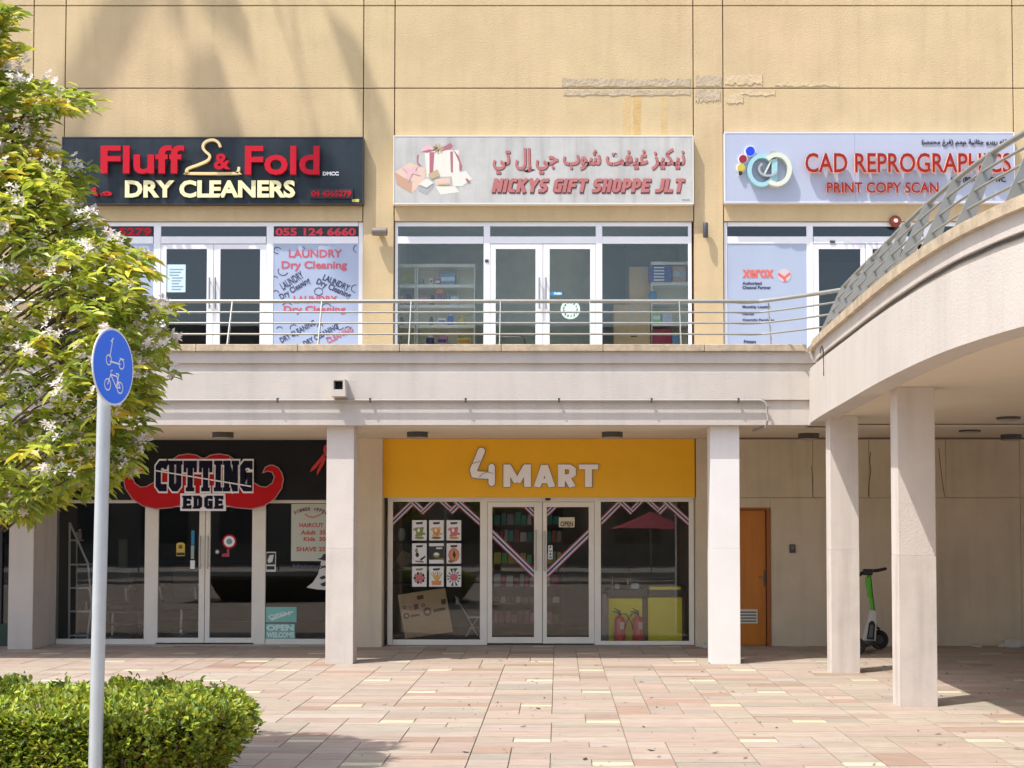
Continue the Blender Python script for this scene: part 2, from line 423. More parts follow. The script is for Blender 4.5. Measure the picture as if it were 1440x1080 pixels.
# ================================================================== building
bld = thing('shop_building', 'two-storey shop building with ochre upper wall above a beige arcade', 'building', (1, 22.3, 0))
def gx(px, py=150): return P(px, py, YW).x
pitch_px = gx(555) - gx(91)
XS = [gx(46) - 3.2, gx(46), gx(91), gx(511), gx(555), gx(975), gx(1017), gx(1425), gx(1470), gx(1470) + 4.6, gx(1470) + 5.1, gx(1470) + 9.5]
XS = [XS[0] - 4.6] + XS
Z8 = P(700, 8, YW).z; Z124 = P(700, 124, YW).z; ZWT = P(760, 311.5, YW).z
ZTOP = 14.5
rows = [(Z124, Z8), (Z8, Z8 + 1.29), (Z8 + 1.29, Z8 + 2.58), (Z8 + 2.58, ZTOP)]
g = .008
def panel(x0, x1, z0, z1, m=stucco, y0=YW, y1=YW + .05):
    return obj('wall_panel', MB().box(x0 + g, x1 - g, y0, y1, z0 + g, z1 - g), m, bld, bevel=.006)
shop_cols = {3, 5, 7}     # index of XS intervals that hold shopfronts
for i in range(len(XS) - 1):
    for z0, z1 in rows: panel(XS[i], XS[i + 1], z0, z1)
    panel(XS[i], XS[i + 1], ZWT if i in shop_cols else ZF, Z124)
# masonry behind the panels, with the openings left free
core = MB()
core.box(XS[0] - .3, XS[-1] + .3, YW + .06, YW + .4, ZWT + .02, ZTOP + .2)
for i in range(len(XS) - 1):
    if i not in shop_cols: core.box(XS[i] + .0, XS[i + 1] - .0, YW + .06, YW + .4, ZF - .05, ZWT + .02)
obj('masonry', core, stucco_b, bld)
obj('roof_slab', MB().box(XS[0] - .5, XS[-1] + .5, YW - .25, YW + 12, ZTOP + .2, ZTOP + .5), cream, bld)
# window reveals of the upper openings
# repaired and peeling render along the joint
patchm = M('grey mortar patch', (.46, .37, .25), .95, var=.18, vs=9, bump=.7, bs=24)
def rough_patch(x0, x1, y0, y1, j=3, n=26, th=.008, m=patchm, name='render_patch'):
    top = [(x0 + (x1 - x0) * i / n, y0 + RND.uniform(-j, j)) for i in range(n + 1)]
    bot = [(x1 - (x1 - x0) * i / n, y1 + RND.uniform(-j, j)) for i in range(n + 1)]
    pts = [P(a, b, YW) for a, b in top + bot]
    return obj(name, MB().prism([(p.x, p.z) for p in pts], YW - th, YW + .01), m, bld)
rough_patch(790, 971, 111, 121.5, 1.2); rough_patch(792, 971, 127, 134, 1.5); rough_patch(978, 1014, 107, 121.5, 1.5); rough_patch(978, 1013, 127, 142, 2.5)
peel = M('peeling ochre render', (.57, .44, .27), .9, var=.1, vs=8, bump=.6, bs=18)
rough_patch(1019, 1072, 105, 118, 2.5, 14, .009, peel, 'peeling_render'); rough_patch(1021, 1045, 133, 144, 2.5, 8, .010, peel, 'peeling_render')
rough_patch(1040, 1090, 127, 134, 2, 14, .008, peel, 'peeling_render'); rough_patch(1090, 1180, 116, 121, 1.5, 20, .008, peel, 'peeling_render')
# rust-brown run-off stains under the joint
stainm = M('ochre rust stain', (.54, .365, .15), .9, var=.12, vs=5, bump=.4, bs=40)
for x0, x1, y1, m_ in ((876, 887, 189, 0), (890, 901, 189, 1), (930, 938, 189, 0)):
    k = 7
    pts = [(x0 + RND.uniform(-.8, .8), 135 + (y1 - 135) * i / k) for i in range(k + 1)] + [(x1 + RND.uniform(-.8, .8), y1 - (y1 - 135) * i / k) for i in range(k + 1)]
    q = [P(a, b, YW) for a, b in pts]
    mb = MB().prism([(p.x, p.z) for p in q], YW - .0015, YW + .002); obj('rust_stain', mb, stainm if m_ else M('pale rust stain', (.55, .395, .19), .9, var=.1, bump=.4, bs=40), bld)

# arcade wall (lower), with joint grooves cut between render fields
xr0 = P(977, 800, YW).x
XR = [xr0, P(1143, 650, YW).x, P(1222, 650, YW).x, P(1330, 650, YW).x, P(1434, 650, YW).x, 9.4, 12.5]
ZJ = P(1200, 700, YW).z
doorL, doorR, _, doorT = PR(1040.5, 714, 1084, 900, YW)
DL = P(1024, 800, YW).x
wl = MB()
low = []
for i in range(len(XR) - 1):
    low.append((XR[i], XR[i + 1], ZJ, ZC + .3))
low += [(XR[0], DL, 0, ZJ), (doorR, XR[4], 0, ZJ), (XR[4], XR[6], 0, ZJ)]
for x0, x1, z0, z1 in low:
    obj('render_field', MB().box(x0 + .003, x1 - .003, YW, YW + .04, z0 + .004, z1 - .004), beigewall, bld)
obj('render_field', MB().box(DL + .004, doorR, YW, YW + .04, doorT, ZJ - .004), beigewall, bld)
bk = MB(); bk.box(XR[0], DL, YW + .041, YW + .4, 0, ZC + .3); bk.box(DL, doorR, YW + .041, YW + .4, doorT + .01, ZC + .3); bk.box(doorR, XR[-1], YW + .041, YW + .4, 0, ZC + .3)
obj('lower_masonry', bk, M('joint render', (.40, .32, .22), .9), bld)
# cracks in the render
crk = M('crack', (.10, .05, .03), .95)
for pts, t in (([(1224, 636), (1223, 650), (1224.5, 662), (1222, 680), (1221, 698)], .012), ([(1320, 630), (1322, 650), (1324, 668), (1327, 690), (1329, 699)], .010), ([(1141, 655), (1142.5, 672), (1143, 699)], .008)):
    mb = MB(); q = [P(a, b, YW) for a, b in pts]; band(mb, [(p.x, p.z) for p in q], t, YW - .001, YW + .001); obj('crack', mb, crk, bld)
# stained damp patches low on the wall
damp = M('damp grime', (.37, .27, .20), .95, var=.25, vs=5)
# piers beside the shopfronts
def block(name, x0, x1, y0, y1, z0, z1, m, par=bld, bev=.008): return obj(name, MB().box(x0, x1, y0, y1, z0, z1), m, par, bevel=bev)
pl0 = P(12, 800, 21.4).x; pl1 = P(47, 800, 21.4).x
block('pier', pl0, pl1, 21.4, 22.5, 0, ZC, cream)
pr0 = P(497, 800, 21.8).x; pr1 = P(537, 800, 21.8).x
block('pier', P(486, 800, 21.8).x, pr1, 21.8, 22.5, 0, ZC, beigewall)
block('pier', P(978.5, 800, YW).x - .002, P(1001, 800, 21.9).x, 21.9, YW - .001, 0, ZC, beigewall)
# floors, ceilings, back walls of the rooms
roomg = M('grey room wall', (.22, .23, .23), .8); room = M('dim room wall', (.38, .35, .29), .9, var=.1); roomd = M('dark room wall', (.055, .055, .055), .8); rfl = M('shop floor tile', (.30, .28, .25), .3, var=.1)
def roombox(name, x0, x1, y1, z0, z1, m, mf=rfl, y0=22.45):
    mb = MB(); t = .06
    mb.box(x0, x1, y1, y1 + t, z0, z1); mb.box(x0 - t, x0, y0, y1, z0, z1); mb.box(x1, x1 + t, y0, y1, z0, z1); mb.box(x0, x1, y0, y1, z1, z1 + t)
    obj(name + '_walls', mb, m, bld); obj(name + '_floor', MB().box(x0, x1, y0 - .4, y1, z0 - .06, z0 + .01), mf, bld)
xa = P(69, 800, YB).x; xb = P(497, 800, YB).x + .3
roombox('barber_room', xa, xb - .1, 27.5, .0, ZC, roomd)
xc, xd = P(543, 800, YW).x, P(978, 800, YW).x
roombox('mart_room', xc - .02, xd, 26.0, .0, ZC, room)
for k, (i, m_) in enumerate(((3, roomg), (5, M('greenish room wall', (.66, .72, .62), .8, var=.1)), (7, roomg))):
    roombox('upper_room', XS[i] + .02, XS[i + 1] - .02, (26.0, 24.7, 26.0)[k], ZF, ZWT + .1, m_, rfl if k != 1 else M('pale shop floor', (.6, .58, .52), .4))
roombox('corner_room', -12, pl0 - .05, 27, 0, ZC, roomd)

# walkway slab and its banded front
YS = 19.03
XL, XJ = -13.0, P(1136, 540, 19.0).x
zz = lambda y: P(780, y, 19.0).z
z_cop1, z_cop0, z_b, z_m, z_s = zz(485), zz(495), zz(511), zz(523), zz(563)
slab = thing('walkway_slab', 'banded cream concrete edge of the upper walkway above the arcade columns', 'walkway', (0, 19, ZC))
obj('deck', MB().box(XL, 13, 19.25, 22.6, ZC + .02, ZF), cream, slab)
obj('ceiling', MB().box(XL, XJ + 10, 19.20, 22.6, ZC, ZC + .018), soffitm, slab)
for y0, za, zb, nm in ((18.97, z_b, z_cop0, 'parapet_band'), (19.02, z_b - .001, z_m, 'recessed_band'), (18.96, z_s, z_m - .001, 'fascia'), (19.0, ZC, z_s, 'lower_beam')):
    z0, z1 = min(za, zb), max(za, zb)
    obj(nm, MB().box(XL, XJ + (.12 if 'band' in nm else .03), y0, 19.2, z0, z1), cream, slab, bevel=.006)
x = XL; k = 0
while x < XJ - .1:
    x2 = min(x + 1.36, XJ + .02)
    obj('coping_stone', MB().box(x + .003, x2 - .003, 18.92, 19.28, z_cop0 + .001, z_cop1), copingm, slab, bevel=.008)
    x = x2; k += 1
# ceiling lights
def drum(px, py, zc, r=.15, lab='', grp=None):
    # where the sight line through the lamp's rim meets the ceiling
    v = -(py - CY) / F; u = (px - CX) / F; dz = (sin(PITCH) + v * cos(PITCH)); dy = cos(PITCH) - v * sin(PITCH)
    t = (zc - .04 - CAM_H) / dz; x, y = u * t, dy * t
    o = thing('ceiling_light', lab, 'ceiling light', (x, y, zc), 'round black lights under the arcade ceiling')
    obj('housing', MB().lathe([(r, -.075), (r, 0)], (x, y, zc), 28), darkgrey, o, smooth=True)
    obj('diffuser', MB().lathe([(r * .3, -.092), (r * .86, -.088), (r * .9, -.076)], (x, y, zc), 28), M('opal diffuser', (.35, .32, .27), .4), o, smooth=True)
for px, py, lab in ((313.5, 612, 'round black ceiling light above the black barber sign'), (587, 611.5, 'round black ceiling light above the left end of the yellow sign'),
                    (861, 611.5, 'round black ceiling light above the right end of the yellow sign'), (1137, 613.5, 'round black ceiling light right of the wooden door'),
                    (1422, 615, 'round black ceiling light nearest the back wall at the far right')):
    drum(px, py, ZC, lab=lab)

# columns
def column(x, y, w, d, h, m, lab):
    m2 = lowcol if m is pinkcol else m
    o = thing('column', lab, 'column', (x, y, 0), 'square columns carrying the walkway')
    obj('upper_shaft', MB().box(x - w / 2, x + w / 2, y - d / 2, y + d / 2, 1.5505, h - .001), m, o, bevel=.004)
    obj('lower_shaft', MB().box(x - w / 2 - .001, x + w / 2 + .001, y - d / 2 - .001, y + d / 2 + .001, 0.003, 1.5495), m2, o, bevel=.004)
    return o
YCOL = 19.14
pinkcol = M('pinkish cream column paint', (.62, .56, .50), .8, var=.05, vs=2.2, bump=.25, bs=60, dirt=.14)
lowcol = M('patched column paint', (.59, .53, .475), .8, var=.08, vs=3.2, bump=.14, bs=60, dirt=.2, hue=.006)
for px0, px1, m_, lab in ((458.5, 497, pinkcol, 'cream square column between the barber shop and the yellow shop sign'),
                          (999.5, 1040.5, glarecol, 'square column with glare painted in as bright white, right of the yellow shop')):
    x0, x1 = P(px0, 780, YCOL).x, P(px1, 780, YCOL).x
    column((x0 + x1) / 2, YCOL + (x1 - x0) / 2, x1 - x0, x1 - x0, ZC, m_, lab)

# ================================================================== curved footbridge
edge = [(3.40, 19.4), (3.375, 18.92), (3.316, 18.47), (3.262, 17.3), (3.213, 15.71), (3.172, 14.4), (3.158, 13.4), (3.166, 12.4), (3.208, 11.55), (3.29, 10.9), (3.395, 10.35), (3.60, 9.6), (4.0, 8.75), (4.7, 7.9), (5.8, 7.2), (7.3, 6.8), (10.5, 6.6)]
def cr(pts, n=6):
    out = []
    for i in range(len(pts) - 1):
        p0 = Vector(pts[max(i - 1, 0)]); p1 = Vector(pts[i]); p2 = Vector(pts[i + 1]); p3 = Vector(pts[min(i + 2, len(pts) - 1)])
        for k in range(n):
            t = k / n; out.append(.5 * ((2 * p1) + (p2 - p0) * t + (2 * p0 - 5 * p1 + 4 * p2 - p3) * t * t + (3 * p1 - p0 - 3 * p2 + p3) * t ** 3))
    out.append(Vector(pts[-1])); return out
EC = cr(edge)
EN = []
for i, p in enumerate(EC):
    d = (EC[min(i + 1, len(EC) - 1)] - EC[max(i - 1, 0)]).normalized(); EN.append(Vector((-d.y, d.x)))      # travelling towards -y: left normal is +x (inward)
arc = [0]
for i in range(1, len(EC)): arc.append(arc[-1] + (EC[i] - EC[i - 1]).length)
def zbot(i): return ZC + .012 * max(0, arc[i] - .5)
def sweep(name, prof, mat, i0=0, i1=None, parent=None, bevel=0, smooth=False):
    """prof: list of (inward offset, height function)"""
    mb = MB(); i1 = len(EC) - 1 if i1 is None else i1; n = len(prof); vs = []
    for i in range(i0, i1 + 1):
        for off, zf in prof:
            p = EC[i] + EN[i] * off; vs.append((p.x, p.y, zf(i) if callable(zf) else zf))
    fs = []
    for i in range(i1 - i0):
        for k in range(n): fs.append((i * n + k, i * n + (k + 1) % n, (i + 1) * n + (k + 1) % n, (i + 1) * n + k))
    fs += [tuple(range(n)), tuple(range((i1 - i0) * n, (i1 - i0 + 1) * n))]
    mb.add(vs, fs); return obj(name, mb, mat, parent, bevel=bevel, smooth=smooth)
brg = thing('footbridge', 'curved cream footbridge sweeping from the walkway towards the front right', 'footbridge', (4.2, 14, ZC))
bm_ = M('pale bridge render', (.545, .495, .44), .85, var=.05, vs=1.3, bump=.2, bs=50, dirt=.10)
sweep('parapet_band', [(.05, z_b), (.05, z_cop0 - .001), (.25, z_cop0 - .001), (.25, z_b)], bm_, parent=brg)
sweep('recessed_band', [(.10, z_m), (.10, z_b - .001), (.25, z_b - .001), (.25, z_m)], bm_, parent=brg)
sweep('fascia', [(-.02, zbot), (-.02, z_m - .001), (.25, z_m - .001), (.25, zbot)], bm_, parent=brg)
k = 0
while k < len(EC) - 1:
    k2 = min(k + 5, len(EC) - 1)
    mb = sweep('coping_stone', [(0, z_cop0), (0, z_cop1), (.30, z_cop1), (.30, z_cop0)], copingm, k, k2, brg); k = k2
# soffit and deck as sheets filled to the right
def fill(name, zf, th, mat, off=.251, parent=brg):
    mb = MB()
    for i in range(len(EC) - 1):
        a = EC[i] + EN[i] * off; b = EC[i + 1] + EN[i + 1] * off
        if a.y <= b.y + .001: continue
        q = [(a.x, a.y, zf(i)), (13, a.y, zf(i)), (13, b.y, zf(i + 1)), (b.x, b.y, zf(i + 1))]
        v = q + [(x, y, z + th) for x, y, z in q]
        mb.add(v, [(0, 1, 2, 3), (7, 6, 5, 4)] + [(j, (j + 1) % 4, (j + 1) % 4 + 4, j + 4) for j in range(4)])
    return obj(name, mb, mat, parent)
fill('soffit', lambda i: zbot(i) + .035, .02, soffitm)
fill('bridge_deck', lambda i: ZF - .12, .1, cream)
drum(1363.5, 604, ZC + .05, lab='round black ceiling light in the middle of three at the far right'); drum(1418, 586, ZC + .09, lab='round black ceiling light nearest the street at the far right')
for (px0, px1, py, dpt), lab in (((1169.5, 1209.5, 947.5, 0), 'square column under the footbridge, the one farther back in front of the scooter'), ((1265.5, 1318.5, 995, 0), 'large square column under the footbridge nearest the viewer')):
    Yc = CAM_H * (cos(PITCH) + (py - CY) / F * sin(PITCH)) / -(sin(PITCH) - (py - CY) / F * cos(PITCH))
    x0, x1 = P(px0, py - 20, Yc).x, P(px1, py - 20, Yc).x
    column((x0 + x1) / 2, Yc + (x1 - x0) * .4, x1 - x0, (x1 - x0) * .8, ZC + .012 * (18.9 - Yc) + .034, pinkcol, lab)

# ================================================================== railings
def rail_run(base, normal, label, spacing, posts, i_rng=None):
    pass
RH = .64; LEAN = .27
zr = z_cop1
rl = thing('balcony_railing', 'grey steel railing with four rails along the straight upper walkway', 'railing', (0, 19.05, zr))
xe = 2.75
for h, r, nm in ((1.0, .027, 'top_rail'), (.745, .013, 'rail'), (.5, .013, 'rail'), (.25, .013, 'rail')):
    y = 19.06 + LEAN * h; pts = [(XL, y, zr + RH * h), (xe, y, zr + RH * h)]
    if nm == 'rail': pts = [(p[0], p[1] - .02, p[2]) for p in pts]
    obj(nm, MB().tube(pts, r, 10), steel, rl, smooth=True)
px = 1085.5; xs = []
x = P(1085, 485, 19.06).x; sp = P(1085, 485, 19.06).x - P(957.5, 485, 19.06).x
while x > XL:
    mb = MB(); w = .045; t = .006
    v = [(x - t, 19.06 - w, zr), (x - t, 19.06 + w, zr), (x - t, 19.06 + LEAN + .025, zr + RH), (x - t, 19.06 + LEAN - .025, zr + RH)]
    mb.add(v + [(a + 2 * t, b, c) for a, b, c in v], [(0, 1, 2, 3), (7, 6, 5, 4)] + [(j, (j + 1) % 4, (j + 1) % 4 + 4, j + 4) for j in range(4)])
    mb.box(x - .03, x + .03, 19.06 - .06, 19.06 + .06, zr, zr + .006)
    obj('post', mb, steel, rl); x -= sp
r2 = thing('bridge_railing', 'grey steel railing with slanted plate posts curving along the footbridge', 'railing', (3.3, 14, zr))
def along(s, off):
    for i in range(1, len(arc)):
        if arc[i] >= s:
            t = (s - arc[i - 1]) / (arc[i] - arc[i - 1]); p = EC[i - 1].lerp(EC[i], t); n = EN[i - 1].lerp(EN[i], t).normalized(); return p + n * off, n
    return EC[-1] + EN[-1] * off, EN[-1]
tot = arc[-1]
for h, r, nm in ((1.0, .027, 'top_rail'), (.745, .013, 'rail'), (.5, .013, 'rail'), (.25, .013, 'rail')):
    pts = []
    if nm == 'top_rail' or 1:
        yy = 19.06 + LEAN * h - (.02 if nm == 'rail' else 0)
        pts.append(Vector((xe, yy, zr + RH * h)))
    j = 1.0
    while j < tot:
        p, n = along(j, .10 + LEAN * h - (.02 if nm == 'rail' else 0)); pts.append(Vector((p.x, p.y, zr + RH * h))); j += .3
    c2 = cr([tuple(pts[0] - Vector((.4, 0, 0)))] + [tuple(p) for p in pts], 5)
    obj(nm, MB().tube(c2, r, 10), steel, r2, smooth=True)
j = 1.35
while j < tot:
    p, n = along(j, .10); n3 = Vector((n.x, n.y, 0)); tt = Vector((-n.y, n.x, 0)) * .006; b = Vector((p.x, p.y, zr))
    v = [b - n3 * .075, b + n3 * .075, b + n3 * (LEAN + .045) + Vector((0, 0, RH)), b + n3 * (LEAN - .045) + Vector((0, 0, RH))]
    mb = MB(); mb.add([q - tt for q in v] + [q + tt for q in v], [(0, 1, 2, 3), (7, 6, 5, 4)] + [(a, (a + 1) % 4, (a + 1) % 4 + 4, a + 4) for a in range(4)])
    obj('post', mb, steel, r2); j += .93

# conduit and cable, spout
zcon = zz(563.5)
con = thing('conduit_pipe', 'thin pipe clipped along the walkway edge and bent down under it', 'pipe', (0, 18.97, zcon))
xe2 = P(1068, 563, 18.97).x
bend = [(xe2, 18.935, zcon), (xe2 + .06, 18.935, zcon - .02), (xe2 + .095, 18.935, zcon - .08), (xe2 + .10, 18.935, ZC + .06), (xe2 + .09, 18.99, ZC - .02), (xe2 + .05, 19.2, ZC - .03), (xe2 + .0, 19.6, ZC - .03)]
obj('pipe', MB().tube([(XL, 18.935, zcon)] + bend, .015, 8), M('painted conduit', (.36, .34, .32), .6), con, smooth=True)
for px in (391, 521, 655, 786, 916, 1038):
    xx = P(px, 563, 18.97).x; obj('clip', MB().box(xx - .012, xx + .012, 18.92, 18.959, zcon - .03, zcon + .03), darkgrey, con)
p2 = thing('ceiling_conduit', 'long thin conduit running under the ceiling to the far right', 'pipe', (5, 21.6, ZC))
obj('pipe', MB().tube([(xe2 + .03, 21.3, ZC - .035), (13, 21.3, ZC - .035)], .016, 6), M('grey brown conduit', (.16, .12, .09), .7), p2)
cab = thing('bridge_cable', 'dark cable running along the groove under the footbridge coping', 'cable', (3.3, 15, z_b))
pts = [((EC[i] + EN[i] * .085).x, (EC[i] + EN[i] * .085).y, z_b - .022 - .003 * sin(i * .9)) for i in range(8, len(EC))]
obj('cable', MB().tube(pts, .011, 6), M('dark cable', (.05, .05, .055), .6), cab)
obj('cable_loop', MB().tube([(3.28, 17.7, z_b - .02), (3.25, 17.55, z_b - .0), (3.24, 17.4, z_b + .03), (3.235, 17.3, z_b - .03), (3.24, 17.28, z_b - .35)], .009, 6), dark, cab)
sp_ = thing('drain_spout', 'square cream drain spout sticking out of the walkway edge above a column', 'drain spout', (P(478, 546, 18.8).x, 18.9, zz(546)))
x0, x1, z0, z1 = PR(465.5, 533, 486, 557, 18.72)
mb = MB()
yf, yb = 18.72, 18.958
ix0, ix1, iz0, iz1 = PR(469, 535, 482, 547.5, 18.72)
o4 = [(x0, z0), (x1, z0), (x1 - .01, z1), (x0 + .015, z1)]; i4 = [(ix0, iz0), (ix1, iz0), (ix1, iz1), (ix0, iz1)]
v = [(a, yf, b) for a, b in o4] + [(a, yf, b) for a, b in i4] + [(a, yb, b) for a, b in o4] + [(a, yb - .03, b) for a, b in i4]
mb.add(v, [(k_, (k_ + 1) % 4, (k_ + 1) % 4 + 4, k_ + 4) for k_ in range(4)] + [(k_, (k_ + 1) % 4, (k_ + 1) % 4 + 8, k_ + 8) for k_ in range(4)] + [(k_ + 4, (k_ + 1) % 4 + 4, (k_ + 1) % 4 + 12, k_ + 12) for k_ in range(4)] + [(12, 13, 14, 15)])
obj('hood', mb, cream, sp_); obj('throat', MB().box(ix0, ix1, yb - .05, yb - .032, iz0, iz1), dark, sp_)
# ================================================================== shopfronts
def frame_bar(par, box, Y, m, d=.055, name='frame_bar', proud=0.):
    x0, x1, z0, z1 = PR(*box, Y); return obj(name, MB().box(x0, x1, Y - proud, Y + d, z0, z1), m, par, bevel=.004)
def pane(par, box, Y, m=None, name='pane'):
    x0, x1, z0, z1 = PR(*box, Y); return obj(name, MB().box(x0 - .004, x1 + .004, Y + .025, Y + .033, z0 - .004, z1 + .004), m or glass, par)
def door_leaf(par, outer, gl, Y, m, gm, handle_px, hy0, hy1, hm=None):
    """one glazed leaf: stiles and rails round the pane, with a long pull handle"""
    o = obj('door', MB(), m, par)
    X0, X1, Z0, Z1 = PR(*outer, Y); x0, x1, z0, z1 = PR(*gl, Y)
    mb = MB(); a, b = Y + .004, Y + .05
    mb.box(X0, x0, a, b, Z0, Z1); mb.box(x1, X1, a, b, Z0, Z1); mb.box(x0, x1, a, b, z1, Z1); mb.box(x0, x1, a, b, Z0, z0)
    bpy.data.objects.remove(o); o = obj('door', mb, m, par, bevel=.003)
    obj('pane', MB().box(x0 - .003, x1 + .003, Y + .022, Y + .03, z0 - .003, z1 + .003), gm, o)
    hx = P(handle_px, (hy0 + hy1) / 2, Y).x; ha = P(handle_px, hy1, Y).z; hb = P(handle_px, hy0, Y).z
    hb_ = MB(); hb_.tube([(hx, Y - .055, ha), (hx, Y - .055, hb)], .014, 8)
    for z in (ha + .06, hb - .06): hb_.tube([(hx, Y - .055, z), (hx, Y + .005, z)], .009, 6)
    obj('handle', hb_, hm or M('brushed handle', (.42, .40, .37), .3, metal=.9), o, smooth=True)
    return o
YU = YW + .045       # upper shopfront frames
def upper_front(label, L, l0, l1, m0, m1, r0, r1, R_, d0, d1, dl0, dl1, dr0, dr1, ybot=560, frosted=(), gm=None):
    gm = gm or glass
    t = thing('shopfront', label, 'shopfront', (P((L + R_) / 2, 500, YU).x, YU, ZF))
    m = frame_w; yt = 312.5
    for box in ((L, yt, l0, ybot), (l1, yt + 5.5, m0, ybot), (m1, yt + 5.5, r0, ybot), (r1, yt, R_, ybot), (l0, yt, r1, yt + 5.5)): frame_bar(t, box, YU, m)
    for a, b in ((l0, l1), (m0, m1), (r0, r1)):
        frame_bar(t, (a, 332.5, b, 342.5), YU, m)
        pane(t, (a, 318, b, 332.5), YU, gm, 'transom_pane')
    if 'l' not in frosted: pane(t, (l0, 342.5, l1, ybot), YU, gm)
    if 'r' not in frosted: pane(t, (r0, 342.5, r1, ybot), YU, gm)
    mid = (d0 + d1) / 2
    door_leaf(t, (d0 + .4, 343.5, mid - .3, ybot), (dl0, 350, dl1, ybot - 8), YU, m, gm, dl1 + 5.5, 391, 435)
    door_leaf(t, (mid + .3, 343.5, d1 - .4, ybot), (dr0, 350, dr1, ybot - 8), YU, m, gm, dr0 - 5.5, 391, 435)
    return t
# --- laundry
s1 = upper_front('white framed laundry shopfront with frosted blue-grey print panel and double glass doors', 93, 100, 215, 225, 374, 384, 504, 510, 225, 374, 233, 290, 309, 365, frosted='lr', gm=glass_dark)
frost = M('frosted blue-grey film', (.36, .42, .55), .45, var=.05, vs=2)
for b in ((100, 342.5, 215, 560), (384, 342.5, 504, 560)): sheet('frosted_panel', b, YU + .02, frost, s1, .01)
Yf = YU + .008
redprint = M('faded red print', (.50, .09, .12), .6); inkblue = M('dark blue-black ink', (.035, .04, .10), .6)
text('print', 'LAUNDRY', (406, 351, 481, 362), Yf, redprint, s1, bold=.02)
text('print', 'Dry Cleaning', (396, 367, 488, 381), Yf, redprint, s1, bold=.025)
text('print', 'LAUNDRY', (393, 389, 428, 400), Yf, inkblue, s1, bold=.02, ang=.56)
text('print', 'Dry Cleaning', (391, 401, 439, 412), Yf, inkblue, s1, bold=.02, ang=.56)
text('print', 'LAUNDRY', (453, 393, 493, 402), Yf, inkblue, s1, bold=.02, ang=-.42)
text('print', 'Dry Cleaning', (443, 401, 495, 412), Yf, inkblue, s1, bold=.02, ang=-.42)
text('print', 'LAUNDRY', (413, 416, 474, 426), Yf, redprint, s1, bold=.025)
text('print', 'Dry Cleaning', (399, 430, 486, 442), Yf, redprint, s1, bold=.025)
text('print', 'DRY CLEANING', (391, 462, 446, 470), Yf, inkblue, s1, bold=.025, ang=.5)
text('print', 'DRY CLEANING', (424, 467, 478, 475), Yf, inkblue, s1, bold=.025, ang=.5)
text('print', 'CLEANING', (458, 467, 498, 475), Yf, redprint, s1, bold=.025, ang=.45)
mb = MB()
for cx, cy, r, a0, a1 in ((390, 352, 5, .3, 5), (398, 381, 7, 2.6, 5.9), (431, 347, 4, 3, 4.2), (503, 350, 6, 1.9, 4.4), (448, 410, 6, 0, 6), (500, 406, 6, 1.4, 4.6), (386, 393, 5, .5, 2.4), (427, 402, 3, 0, 4), (404, 433, 8, .6, 2.6), (459, 433, 7, .3, 2.9), (393, 463, 4, .2, 3), (413, 461, 5, .8, 3.6), (450, 459, 4, 0, 3.4), (478, 459, 5, 2, 6), (489, 463, 4, 0, 3), (462, 478, 4, .5, 2.7), (388, 412, 4, 0, 3), (470, 425, 5, .2, 1.8), (415, 475, 5, .5, 2.7)):
    pts = [P(cx + r * cos(a0 + (a1 - a0) * k / 8), cy - r * .9 * sin(a0 + (a1 - a0) * k / 8), Yf) for k in range(9)]
    mb = MB(); band(mb, [(p.x, p.z) for p in pts], .011, Yf - .002, Yf); obj('bubble_print', mb, inkblue, s1)
for b, s in (((147, 318.3, 214.5, 332.3), '04 436 5279'), ((384.5, 318.3, 503.5, 332.3), '055 124 6660')):
    p = sheet('number_strip', b, YU + .018, black, s1, .01)
text('number', '6 5279', (149, 320.5, 213, 331.5), YU + .006, red, s1, bold=.035, depth=.004, letters=True)
text('number', '055 124 6660', (387.5, 320.5, 500.5, 331.5), YU + .006, M('bright pinkish red', (.62, .03, .06), .5), s1, bold=.035, depth=.004, letters=True)
nt_ = tag(sheet('notice', (234, 372, 261, 411), YU + .02, M('pale blue paper', (.55, .68, .72), .6), None, .002), 'pale blue paper notice taped inside the left laundry door', 'notice')
mb = MB()
for k in range(8):
    x0, x1, z0, z1 = PR(241 if k > 2 else 238, 378 + k * 4, 257 - (k % 3) * 3, 379.1 + k * 4, YU); mb.box(x0, x1, YU + .0155, YU + .0175, z0, z1)
obj('print_lines', mb, M('grey blue ink', (.16, .26, .36), .6), nt_)
# --- gift shop
s2 = upper_front('white framed gift shop front with double glass doors and stocked shelves behind', 555, 559, 680, 689, 838, 847, 968, 973, 689, 838, 697, 753, 773, 830)
greenwhite = M('pale green sticker', (.62, .78, .66), .5)
c = P(802, 435, YU); mb = MB().lathe([(.152, 0), (.152, .003)], (c.x, YU + .02, c.z), 32, axis='y')
st_ = tag(obj('sticker', mb, greenwhite), 'round white sticker with dark drawings on the right glass door of the gift shop', 'sticker')
mb = MB()
for k in range(13):
    a = k * 2 * pi / 13; r = .105; xx, zz_ = c.x + r * cos(a), c.z + r * sin(a); w = RND.uniform(.008, .02); h = RND.uniform(.012, .028); mb.prism([(xx - w, zz_ - h), (xx + w * .6, zz_ - h * .7), (xx + w, zz_ + h * .6), (xx - w * .2, zz_ + h)], YU + .0145, YU + .0168)
obj('print', mb, M('dark green ink', (.04, .08, .06), .6), st_)
ps = tag(sheet('door_sign', (774, 410.5, 790, 415.5), YU + .02, M('sky blue sticker', (.05, .35, .62), .5), None, .002), 'small blue and white sticker beside the handle of the gift shop door', 'sticker')
text('print', 'PUSH', (779.5, 411.5, 789.5, 414.5), YU + .0175, white, ps, bold=.05)
obj('sensor', MB().box(*PR(682, 365, 687, 369, YU)[:2], YU - .012, YU, *PR(682, 365, 687, 369, YU)[2:]), darkgrey, s2)
